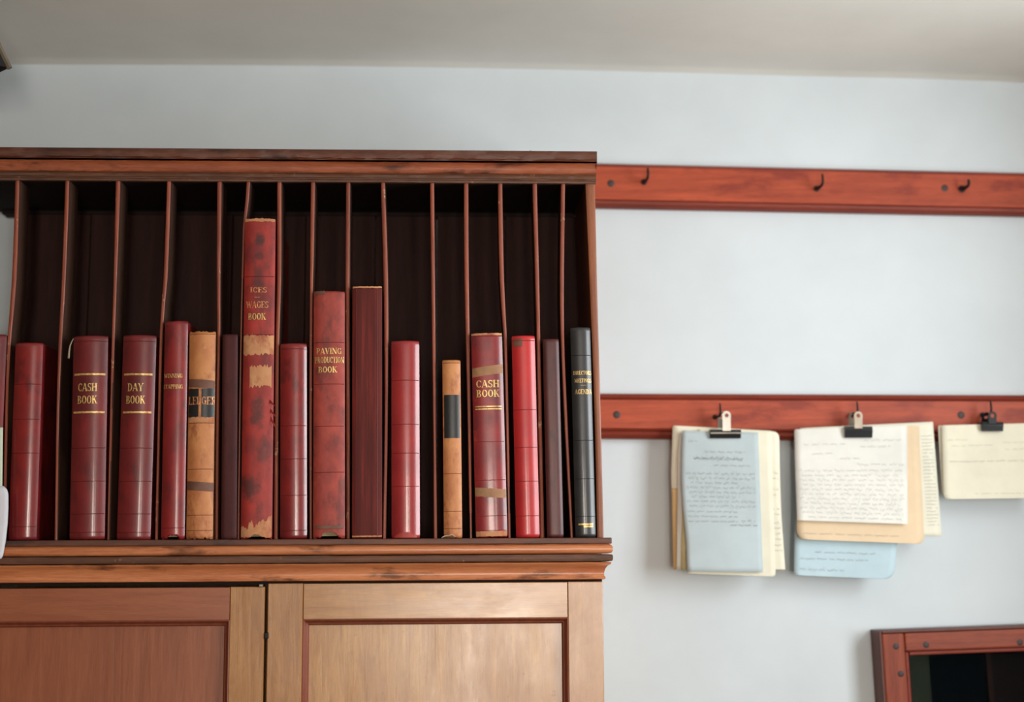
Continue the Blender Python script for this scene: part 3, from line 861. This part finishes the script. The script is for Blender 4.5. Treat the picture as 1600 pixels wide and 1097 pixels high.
B16 = Book('black book titled DIRECTORS MEETINGS AGENDA at the end of the row', 892.5, 921.5, 898.5, 932.5, 511, reds['black'], GR, vb=836).build()
B16.text('DIRECTORS', 582.5, 6, 29, M['gold'], 910); B16.text('MEETINGS', 594.5, 6, 27, M['gold'], 911); B16.text('-', 602, 3, 9, M['gold'], 911.5); B16.text('AGENDA', 612, 7.5, 27, M['gold'], 911.5)
B16.lines([555, 688, 748, 807], M['lineblk'])
B16.band('imprint', M['gold'], 817.8, 820.5, 904, 927, label='tiny gilt imprint'); B16.band('imprint', M['gold'], 821.5, 824, 912, 927, label='tiny gilt imprint')
# torn slip tucked beside the first cash book
def ribbon_thing(name, label, cat, mat, pts, wid, th=.0005):
    o0 = Vector(pts[0]); bm = bmesh.new(); R = []
    for p in pts: p = Vector(p) - o0; R.append((bm.verts.new(p), bm.verts.new(p + Vector(wid))))
    for a, b in zip(R, R[1:]): bm.faces.new((a[0], a[1], b[1], b[0]))
    o = obj(name, bm, mat, None, smooth=True); o.location = o0; o['label'] = label; o['category'] = cat
    sm = o.modifiers.new('s', 'SOLIDIFY'); sm.thickness = th
    return o


bm = bmesh.new()
P = [B2.inv @ px(u, v, 2.199) for u, v in ((105.5, 560), (106.5, 550), (108, 541), (111, 534), (114, 529))]
R = [(bm.verts.new(p), bm.verts.new(p + Vector((.0032 - .0005 * i, -.001, -.0002)))) for i, p in enumerate(P)]
for a, b in zip(R, R[1:]): bm.faces.new((a[0], a[1], b[1], b[0]))
o = obj('torn_slip', bm, M['scrap'], B2.root, smooth=True); sm = o.modifiers.new('s', 'SOLIDIFY'); sm.thickness = .0005; o['label'] = 'small pale torn paper slip at the left edge'

# ------------------------------------------------------------------ papers at the far left of the shelf
def lsheet(name, label, cat, mat, quad, Ys, nxx=8, nz=16, rnd=0.0, th=.0008):
    """quad tl,tr,br,bl pixels; Ys(t) distance along the height"""
    tl, tr, br, bl = quad
    ctr = px((bl[0] + br[0]) / 2, (bl[1] + br[1]) / 2, Ys(1))
    bm = bmesh.new(); R = []
    for j in range(nz + 1):
        t = j / nz; row = []
        for i in range(nxx + 1):
            s = i / nxx
            u = (tl[0] * (1 - s) + tr[0] * s) * (1 - t) + (bl[0] * (1 - s) + br[0] * s) * t
            v = (tl[1] * (1 - s) + tr[1] * s) * (1 - t) + (bl[1] * (1 - s) + br[1] * s) * t
            row.append(bm.verts.new(px(u, v, Ys(t) + .004 * math.sin(3 * s)) - ctr))
        R.append(row)
    for a, b in zip(R, R[1:]):
        for i in range(nxx): bm.faces.new((a[i], a[i + 1], b[i + 1], b[i]))
    o = obj(name, bm, mat, None, smooth=True); o.location = ctr; o['label'] = label; o['category'] = cat
    sm = o.modifiers.new('s', 'SOLIDIFY'); sm.thickness = th; sm.offset = 0
    return o


lsheet('green_card', 'pale green card upright at the left frame edge above the white paper', 'card', M['p_green'], ((-60, 667), (4.5, 668), (2.5, 842), (-62, 842)), lambda t: 2.188 - .006 * t)
# white paper bundle whose limp lower edge droops over the moulding
bm = bmesh.new(); R = []; nz = 24; nxx = 10
ctr = px(-20, 842, 2.178)
for j in range(nz + 1):
    t = j / nz; v = 760 + (873 - 760) * t
    ur = interp([(0, 6), (.02, 9), (.05, 11.5), (.1, 13), (.3, 13), (.5, 12), (.75, 9), (.95, 5), (1, 2)], t)
    Yj = interp([(0, 2.182), (.6, 2.176), (.75, 2.172), (1, 2.168)], t)
    R.append([bm.verts.new(px(-58 + (ur + 58) * i / nxx, v, Yj - .004 * math.sin(PI * i / nxx)) - ctr) for i in range(nxx + 1)])
for a, b in zip(R, R[1:]):
    for i in range(nxx): bm.faces.new((a[i], a[i + 1], b[i + 1], b[i]))
o = obj('curled_paper', bm, M['p_grey'], None, smooth=True); o.location = ctr
o['label'] = 'limp white paper bundle with rounded corner drooping over the shelf edge'; o['category'] = 'paper'
sm = o.modifiers.new('s', 'SOLIDIFY'); sm.thickness = .0022; sm.offset = 0

# ------------------------------------------------------------------ wall rails
def rail(name, label, tl, tr, bl, br, prof, mats, plugs, hooks, Yf=YW - .02):
    A0, A1, C0, C1 = px(*tl, Yf), px(*tr, Yf), px(*bl, Yf), px(*br, Yf)
    xa = XE + .001; xb = XR - .002
    def zt(x): return A0.z + (A1.z - A0.z) * (x - A0.x) / (A1.x - A0.x)
    def zb(x): return C0.z + (C1.z - C0.z) * (x - C0.x) / (C1.x - C0.x)
    root = thing(name, label, 'rail', (xa, YW, (zt(xa) + zb(xa)) / 2))
    for nm, f0, f1, pts in prof:
        bm = bmesh.new(); rg = []
        for x in (xa, (xa + xb) / 2, xb):
            r = []
            for f, y in [(f0, YW)] + [(f0 + (f1 - f0) * q, Yf + dy) for q, dy in pts] + [(f1, YW)]:
                r.append(bm.verts.new((x, y, zt(x) + (zb(x) - zt(x)) * f)))
            rg.append(r)
        N = len(rg[0])
        for a, b in zip(rg, rg[1:]):
            for i in range(N): bm.faces.new((a[i], a[(i + 1) % N], b[(i + 1) % N], b[i]))
        bm.faces.new(rg[0]); bm.faces.new(rg[-1][::-1])
        autosmooth(obj(nm, at(bm, root), mats[nm], root), 40)
    for u, v, rr in plugs:
        bm = bmesh.new(); c = px(u, v, Yf); disc(bm, c, rr, .004); autosmooth(obj('screw_plug', at(bm, root), M['dark_plug'], root), 40)
    for (u, v, L, H, rad, mt) in hooks:
        c = px(u, v, Yf + .002)
        pts = [(c.x, c.y, c.z)]
        pts += [(c.x + .001, c.y - L * .5, c.z - .001), (c.x + .002, c.y - L * .78, c.z - .0012)]
        for k in range(1, 7):
            a = PI / 2 * k / 6; rr = L * .22
            pts.append((c.x + .002 + .001 * k / 6, c.y - L * .78 - rr * math.sin(a), c.z - .0012 + rr * (1 - math.cos(a))))
        e = pts[-1]; pts += [(e[0], e[1] + .001, e[2] + H * .5), (e[0], e[1] + .002, e[2] + H)]
        bm = bmesh.new(); tube(bm, pts, [rad * 1.7, rad * 1.5] + [rad] * (len(pts) - 3) + [rad * .7], 8)
        disc(bm, (c.x, c.y - .0035, c.z), rad * 2.6, .004, 10)
        autosmooth(obj('hook', at(bm, root), mt, root), 50)
    return root


flat = [(0, 0), (1, 0)]
bead = [(0, .002), (.1, .0005), (.3, -.0025), (.5, -.0035), (.7, -.0025), (.9, .0005), (1, .002)]
cham = [(0, .006), (.5, .0015), (1, 0.001)]
mats = {'board': M['rail'], 'bead': M['rail_edge'], 'top_chamfer': M['rail_edge'], 'lip': M['rail_edge']}
rail('hook_rail', 'upper red-brown wall rail with three bare iron hooks', (932, 254), (1600, 269), (932, 322.5), (1600, 335.5),
     [('top_chamfer', 0, .09, cham), ('board', .09, .83, flat), ('bead', .83, .93, [(0, .0015), (.2, .003), (.4, .0012), (.7, .0016), (1, .002)]), ('lip', .93, 1, [(0, .0005), (.5, -.001), (1, .003)])], mats,
     [(954.5, 286.5, .0066), (1476, 294, .0064)], [(1006, 285, .034, .011, .0022, M['iron']), (1275.5, 295.5, .034, .013, .0022, M['iron']), (1502, 296, .030, .005, .0026, M['iron'])])
rail('hook_rail', 'lower red-brown wall rail with beaded edges that the clipped papers hang on', (940, 615), (1600, 617.5), (942, 685), (1600, 690),
     [('bead', 0, .14, bead), ('board', .14, .77, flat), ('bead', .77, .84, bead), ('lip', .84, 1, [(0, .001), (.5, -.002), (1, .004)])], mats,
     [(963.5, 648, .0066), (1501.5, 648.5, .0066)], [(1117, 652, .036, .014, .0018, M['iron']), (1328.5, 650, .036, .015, .0018, M['iron']), (1534.5, 648.5, .036, .015, .0018, M['iron'])])

# ------------------------------------------------------------------ clipped papers
class Sheet:
    def __init__(s, label, mat, quad, Y, curl=0.0, left=None, rightc=None, corners=(0, 0, 0, 0), group=None, cat='paper', bow=0.0, name='paper_sheet', wav=0.0, th=.0004):
        s.q = quad; s.Y = Y; s.curl = curl; s.left = left or [(0, 0), (1, 0)]; s.rc = rightc or [(0, 0), (1, 0)]; s.cr = corners; s.bow = bow; s.wav = wav
        s.ctr = px((quad[0][0] + quad[1][0]) / 2, (quad[0][1] + quad[1][1]) / 2, Y)
        bm = bmesh.new(); nx_, nz_ = 16, 26; R = []
        for j in range(nz_ + 1):
            t = j / nz_
            if corners and j in (0, nz_): pass
            # finer rows near the ends for round corners
            t = .5 - .5 * math.cos(PI * t) if any(corners) else t
            R.append([bm.verts.new(s.pt(i / nx_, t) - s.ctr) for i in range(nx_ + 1)])
        for a, b in zip(R, R[1:]):
            for i in range(nx_): bm.faces.new((a[i], a[i + 1], b[i + 1], b[i]))
        s.o = obj(name, bm, mat, None, smooth=True); s.o.location = s.ctr
        s.o['label'] = label; s.o['category'] = cat
        if group: s.o['group'] = group
        sm = s.o.modifiers.new('thickness', 'SOLIDIFY'); sm.thickness = th; sm.offset = 0

    def pt(s, a, t, off=0.0):
        tl, tr, br, bl = s.q
        uL = tl[0] + (bl[0] - tl[0]) * t + interp(s.left, t); uR = tr[0] + (br[0] - tr[0]) * t + interp(s.rc, t)
        Lh = ((bl[1] - tl[1]) + (br[1] - tr[1])) / 2
        def ins(r, d): return 0 if d >= r or r == 0 else r - math.sqrt(max(0, r * r - (r - d) ** 2))
        dT, dB = t * Lh, (1 - t) * Lh
        uL += ins(s.cr[0], dT) + ins(s.cr[3], dB); uR -= ins(s.cr[1], dT) + ins(s.cr[2], dB)
        u = uL + (uR - uL) * a
        v = (tl[1] + (tr[1] - tl[1]) * a) * (1 - t) + (bl[1] + (br[1] - bl[1]) * a) * t
        v += 2.0 * math.sin(a * 5 + s.Y * 900) * t * (1 if s.wav else 0)
        y = s.Y - s.curl * t * t - s.bow * math.sin(PI * a) * t + s.wav * math.sin(a * 7 + t * 3) * t
        return px(u, v, y - off)

    def write(s, lines, mat, name='handwriting', thick=.0008, amp=1.0, seed=1):
        """lines: (a0, a1, t, slope) scribbled strokes"""
        r = random.Random(seed); bm = bmesh.new()
        for a0, a1, t0, hgt in lines:
            a = a0
            while a < a1:
                wl = min(r.uniform(.035, .11), a1 - a)
                n = max(4, int(wl / .0055)); prev = None
                ph = r.uniform(0, 6)
                for k in range(n + 1):
                    aa = a + wl * k / n
                    tt = t0 + hgt * (.5 * math.sin(k * 2.4 + ph) + r.uniform(-.5, .5) + (r.choice((0, 0, 0, 1.3, -1.3)) if k % 3 == 0 else 0)) * amp
                    p = s.pt(aa, max(.005, min(.99, tt)), .0007) - s.ctr; q = s.pt(aa, max(.005, min(.99, tt + thick * 4)), .0007) - s.ctr
                    c = (bm.verts.new(p), bm.verts.new(q))
                    if prev: bm.faces.new((prev[0], c[0], c[1], prev[1]))
                    prev = c
                a += wl + r.uniform(.012, .03)
        return obj(name, bm, mat, s.o)


G1, G2, G3 = 'papers in the blue-topped bundle', 'papers in the letter bundle', 'cards in the right bundle'
Sheet('rearmost cream sheet of the blue-topped bundle, its top left corner showing', M['p_cream'], ((1051, 665), (1216, 673), (1224, 889), (1055, 888)), 2.4075, .004, group=G1, left=[(0, 0), (.35, -4), (1, 0)], corners=(2, 14, 0, 0))
Sheet('tan slip at the left edge of the blue-topped bundle', M['p_tan'], ((1049.5, 763), (1140, 763), (1148, 889), (1052, 890)), 2.4055, .006, group=G1)
Sheet('narrow-showing white sheet behind the blue paper, left side', M['p_white'], ((1062, 676), (1190, 676), (1195, 888), (1057, 890)), 2.4040, .010, group=G1, left=[(0, 0), (.15, -3), (.5, -1), (1, 0)])
Sheet('mottled yellow sheet just behind the blue paper', M['p_yellow'], ((1068, 678), (1180, 678), (1182, 889), (1064, 891)), 2.4025, .012, group=G1)
c = Sheet('cream ruled sheet showing to the right of the blue paper', M['p_cream'], ((1090, 671), (1217.5, 674), (1227, 890), (1100, 890)), 2.4010, .012, group=G1, rightc=[(0, 0), (.5, -3), (1, 0)], corners=(0, 10, 0, 0))
c.write([(.78, .98, t, .008) for t in (.3, .34, .42, .46, .56, .6, .66, .7, .74, .78, .82, .86)], M['inklight'], seed=3)
Sheet('cream sheet hanging lowest beneath the blue paper', M['p_cream'], ((1072, 673), (1205, 676), (1212, 901), (1073.5, 896)), 2.3995, .015, group=G1, corners=(0, 0, 5, 0))
b = Sheet('pale blue sheet with faded handwriting, front of its bundle', M['p_blue'], ((1066.5, 673), (1184.5, 676), (1192, 894), (1073.5, 893)), 2.3975, .018, group=G1,
          left=[(0, 0), (.15, -3), (.35, -5), (.55, -3.5), (.8, 0), (1, 0)], bow=.004)
b.write([(.08, .2, .07, .008), (.3, .82, .145, .008)], M['inklight'], seed=11)
b.write([(.16, .8, .188, .012), (.16, .8, .196, .012)], M['ink'], seed=12)
b.write([(.42, .9, .24, .006)] + [(.06 + .03 * (i % 3), .94 - .2 * (i % 3 == 2), .30 + i * .033, .011) for i in range(8)] + [(.06, .7, .57 + i * .035, .006) for i in range(3)], M['inklight'], seed=13)
b.write([(.75, .92, .635, .016), (.6, .95, .665, .006)], M['ink'], seed=14)

Sheet('pale sky blue sheet hanging lowest in the letter bundle', M['p_sky'], ((1244, 690), (1414, 690), (1397, 905), (1240.5, 899)), 2.4060, .008, group=G2, corners=(0, 0, 14, 5)).write(
    [(.05, .75, .87, .006), (.05, .5, .95, .012), (.2, .8, .82, .006)], M['inklight'], seed=21)
l = Sheet('finely lined cream sheet sticking out at the right of the letter bundle', M['p_lined'], ((1250, 669), (1457.5, 659), (1471.5, 838), (1262, 838)), 2.4035, .012, group=G2)
l.write([(.9, .985, .12 + .03 * i, .004) for i in range(27)], M['inklight'], seed=22)
Sheet('peach sheet with rounded lower corners behind the white letter', M['p_peach'], ((1243, 672), (1436, 665), (1444.5, 850), (1245, 843)), 2.4010, .014, group=G2, corners=(0, 0, 10, 14)).write(
    [(.05, .8, .94, .006)], M['inklight'], seed=23)
w = Sheet('white handwritten letter, front of its bundle', M['p_white'], ((1241, 671), (1417, 665), (1418.5, 819), (1245.5, 813)), 2.3985, .016, group=G2, corners=(3, 0, 0, 0), left=[(0, 0), (.5, -.5), (1, 0)])
w.write([(.62, .95, .14, .012), (.08, .45, .17, .012), (.58, .85, .205, .01), (.15, .36, .27, .012), (.4, .58, .325, .01), (.55, .97, .39, .012)], M['inklight'], seed=31)
w.write([(.03 + .02 * (i % 2), .97 - .05 * (i % 3 == 1), .455 + i * .05, .017) for i in range(10)] + [(.1, .95, .955, .008)], M['inklight'], seed=32)
Sheet('cream card at the back of the right bundle, its left edge showing', M['p_cream'], ((1465.5, 665), (1622, 662), (1630, 777), (1472, 776)), 2.4050, .006, group=G3, corners=(3, 0, 0, 6), cat='card', name='index_card')
k = Sheet('cream landscape card with a few written lines, cut by the right frame edge', M['p_cream'], ((1471, 664.5), (1628, 661), (1636, 778), (1474.5, 780)), 2.4015, .009, group=G3, corners=(4, 0, 0, 7), cat='card', name='index_card')
k.write([(.05, .26, .2, .012), (.1, .5, .28, .008), (.6, .85, .25, .008), (.62, .8, .34, .008)], M['inklight'], seed=41)
k.write([(.07, .95, .495, .010)], M['ink'], seed=42)
k.write([(.3, .98, .93, .006)], M['inklight'], seed=43)


def clip(label, u0, u1, v0, v1, lu, lv0, lv1, body, lever, Y=2.395, shine=None):
    """binder clip: triangular spring body and two looped levers"""
    a, b = px(u0, v1, Y), px(u1, v0, Y); cx = (a.x + b.x) / 2; wd = (b.x - a.x) / 2; h = b.z - a.z
    root = thing('binder_clip', label, 'clip', (cx, Y, a.z))
    bm = bmesh.new()
    sec = [(.0195, 0), (.0195, h), (-.0035, h + .0004), (-.0055, h * .75), (-.003, h * .28), (-.0015, -.0002), (.0015, .0006), (.001, h * .3), (-.001, h * .7), (.001, h * .84), (.0165, h * .86), (.0172, 0)]
    R = [[bm.verts.new((x, y, z)) for y, z in sec] for x in (-wd, wd)]
    N = len(sec)
    for i in range(N): bm.faces.new((R[0][i], R[0][(i + 1) % N], R[1][(i + 1) % N], R[1][i]))
    bm.faces.new(R[0]); bm.faces.new(R[1][::-1])
    autosmooth(obj('spring_body', bm, body, root), 35)
    bm = bmesh.new(); tube(bm, [(-wd * .98, -.0056, h * .6), (0, -.0062, h * .6), (wd * .98, -.0056, h * .6)], .0016 if shine else .0011, 8)
    autosmooth(obj('hinge_roll', bm, shine or body, root), 50)
    cu = px(lu, lv1, Y).x - cx; lh = px(lu, lv0, Y).z - px(lu, lv1, Y).z
    for y0, dy, nm in ((-.006, -.002, 0), (.0185, -.010, 1)):
        bm = bmesh.new(); hw = .0076; ox = cu - (.004 if nm else 0)
        zb = px(lu, lv1, Y).z - a.z
        # flat plate lever with a round eye: outline ring around a hole
        out, inn = [], []
        nseg = 24
        for q in range(nseg):
            an = 2 * PI * q / nseg
            ex, ez = math.cos(an), math.sin(an)
            inn.append((ox + .0032 * ex, lh - hw * 1.05 + .0034 * ez))
            if ez >= 0: out.append((ox + hw * ex, lh - hw * 1.05 + hw * ez))
            else: out.append((ox + hw * .92 * max(-1, min(1, ex * 1.5)), max(0, (lh - hw) * (1 + ez * 1.6))))
        f = lambda p, d: bm.verts.new((p[0], y0 + dy * p[1] / max(lh, 1e-4) + d, zb + p[1]))
        L = [[f(p, d) for p in ring_] for ring_ in (out, inn) for d in (0, .0012)]
        o1, o2, i1, i2 = L
        for q in range(nseg):
            r2 = (q + 1) % nseg
            bm.faces.new((o1[q], o1[r2], i1[r2], i1[q])); bm.faces.new((o2[q], o2[r2], i2[r2], i2[q]))
            bm.faces.new((o1[q], o1[r2], o2[r2], o2[q])); bm.faces.new((i1[q], i1[r2], i2[r2], i2[q]))
        obj('lever', bm, lever, root, bevel=.0003)
    return root


clip('black binder clip with a bright silver lever on the blue-topped bundle', 1109, 1157, 672, 685, 1134.5, 642.5, 674, M['clipblack'], M['silver'], shine=M['silver'])
clip('black binder clip with a tarnished lever on the letter bundle', 1320, 1362, 667, 684, 1340, 643, 670, M['clipblack'], M['oldsteel'])
clip('all black binder clip on the right-hand card bundle', 1534, 1566, 660, 674, 1549, 643, 663, M['clipblack'], M['iron'])

# ------------------------------------------------------------------ framed dark glass, lower right
YFR = 2.40
o0 = px(1373, 986, YFR)
o1 = px(1600, 977.6, YFR)
tilt = math.atan2(o1.z - o0.z, o1.x - o0.x)
FW, FH = .36, .60
fr = thing('picture_frame', 'red-brown pegged wooden frame with dark glass, low on the white wall', 'frame', o0, None, (0, -tilt, 0))
finv = (Matrix.Translation(o0) @ Matrix.Rotation(-tilt, 4, 'Y')).inverted()
DB = YW - YFR - .001
def fl(u, v): q = finv @ px(u, v, YFR + .004); return q.x, q.z
sw = .044; th_ = .036
def frame_bar(nm, x0, x1, z0, z1, horiz):
    bm = bmesh.new()
    box(bm, x0, x1, .004, DB, z0, z1)
    return obj(nm, bm, M['frame_h'] if horiz else M['frame_v'], fr, bevel=.003)


M['frame_h'] = wood('orange_brown_frame_rail', (112, 46, 29), (156, 76, 48), 'X', .5, spec=.3)
M['frame_v'] = wood('orange_brown_frame_stile', (112, 46, 29), (156, 76, 48), 'Z', .5, spec=.3)
M['frame_edge'] = wood('dark_frame_edge', (66, 30, 24), (104, 48, 34), 'Z', .5)
frame_bar('stile', .006, sw, -FH + .005, -.005, False); frame_bar('stile', FW - sw, FW - .006, -FH + .005, -.005, False)
frame_bar('rail', sw + .0005, FW - sw - .0005, -th_, -.005, True); frame_bar('rail', sw + .0005, FW - sw - .0005, -FH + .005, -FH + th_ + .008, True)
for (x0, x1, z0, z1) in ((0, .0055, -FH, 0), (FW - .0055, FW, -FH, 0), (.0056, FW - .0056, -.0048, 0), (.0056, FW - .0056, -FH, -FH + .0048)):
    bm = bmesh.new(); box(bm, x0, x1, .002, DB, z0, z1); obj('outer_edge', bm, M['frame_edge'], fr, bevel=.0015)
for (x0, x1, z0, z1) in ((sw + .0005, sw + .007, -FH + th_ + .009, -th_ - .0005), (FW - sw - .007, FW - sw - .0005, -FH + th_ + .009, -th_ - .0005),
                         (sw + .0075, FW - sw - .0075, -th_ - .007, -th_ - .0005), (sw + .0075, FW - sw - .0075, -FH + th_ + .009, -FH + th_ + .0155)):
    bm = bmesh.new(); box(bm, x0, x1, .008, .026, z0, z1); obj('inner_bead', bm, M['rail_edge'], fr, bevel=.0022)
M['glassdark'] = plain('smoky_glass', (10, 13, 14), .25, spec=.25)
mt, nt, bb = nodes('clear_pane', .08, .35); bb.inputs['Transmission Weight'].default_value = 1.0; bb.inputs['Base Color'].default_value = (.55, .6, .6, 1); bb.inputs['IOR'].default_value = 1.05
M['pane'] = mt
bm = bmesh.new(); box(bm, sw + .006, FW - sw - .006, .021, .0232, -FH + th_ + .014, -th_ - .006); obj('glass_pane', bm, M['pane'], fr)
xin = [fl(u, 1060)[0] for u in (1415, 1463, 1553, 1561)]
olive = plain('olive_grey_card', (66, 68, 56), .9, spec=.2); dkblue = plain('blue_black_backing', (14, 20, 25), .9, spec=.1); brn = plain('brown_strip', (66, 44, 38), .9, spec=.2); dkbr = plain('dark_brown_backing', (40, 30, 32), .9, spec=.1)
for x0, x1, y, mt in ((xin[0], xin[1], .034, olive), (xin[1], xin[2], .036, dkblue), (xin[2], xin[3], .033, brn), (xin[3], FW - sw, .036, dkbr)):
    bm = bmesh.new(); box(bm, x0 + .0001, x1 - .0001, y, DB, -FH + th_ + .009, -th_ - .002); obj('backing_board', bm, mt, fr)
for u, v in ((1400, 1010), (1407.5, 1053), (1447, 1007.5), (1593.5, 1003.8)):
    x, z = fl(u, v); bm = bmesh.new(); disc(bm, (x, .004, z), .0055, .003, 12); autosmooth(obj('wood_peg', bm, M['dark_plug'], fr), 40)

# ------------------------------------------------------------------ lantern at the very top left corner
YLN = 2.12
rc = px(15, 106, YLN); apx = px(-24, 26, YLN)
hw = .17; hgt = .16
cx = rc.x - hw
ln_ = thing('hanging_lantern', 'dark tapering lantern with pale corner strips, just entering at the top left corner', 'lamp', (cx, YLN, rc.z))
def corner(k, r, z): a = PI / 2 * k; return Vector((math.cos(a) * r, math.sin(a) * r, z))
tr_ = hw - (rc.x - apx.x); tz = apx.z - rc.z
M['lantern'] = plain('blackened_tin', (30, 27, 28), .6); M['strip'] = plain('pale_tin_strip', (120, 110, 92), .6)
for k in range(4):
    A, Bq, Cq, D = corner(k, hw, 0), corner(k + 1, hw, 0), corner(k + 1, tr_, tz), corner(k, tr_, tz)
    bm = bmesh.new(); nn = (Bq - A).cross(D - A).normalized() * .002
    v = [bm.verts.new(p) for p in (A, Bq, Cq, D, A - nn, Bq - nn, Cq - nn, D - nn)]
    for f in ((0, 1, 2, 3), (7, 6, 5, 4), (0, 1, 5, 4), (1, 2, 6, 5), (2, 3, 7, 6), (3, 0, 4, 7)): bm.faces.new([v[i] for i in f])
    obj('shade_panel', bm, M['lantern'], ln_)
    bm = bmesh.new(); tube(bm, [A + Vector((0, 0, -.0005)), D], .0045, 6); obj('corner_strip', bm, M['strip'], ln_)
bm = bmesh.new(); tube(bm, [(0, 0, tz * .98), (0, 0, ceilz(cx) - rc.z + .0002)], .004, 8); obj('hanging_rod', bm, M['iron'], ln_)
bm = bmesh.new(); vv = [bm.verts.new(corner(k, tr_, tz)) for k in range(4)]; vv2 = [bm.verts.new(corner(k, tr_, tz + .004)) for k in range(4)]
bm.faces.new(vv); bm.faces.new(vv2)
for k in range(4): bm.faces.new((vv[k], vv[(k + 1) % 4], vv2[(k + 1) % 4], vv2[k]))
obj('cap_plate', bm, M['lantern'], ln_)
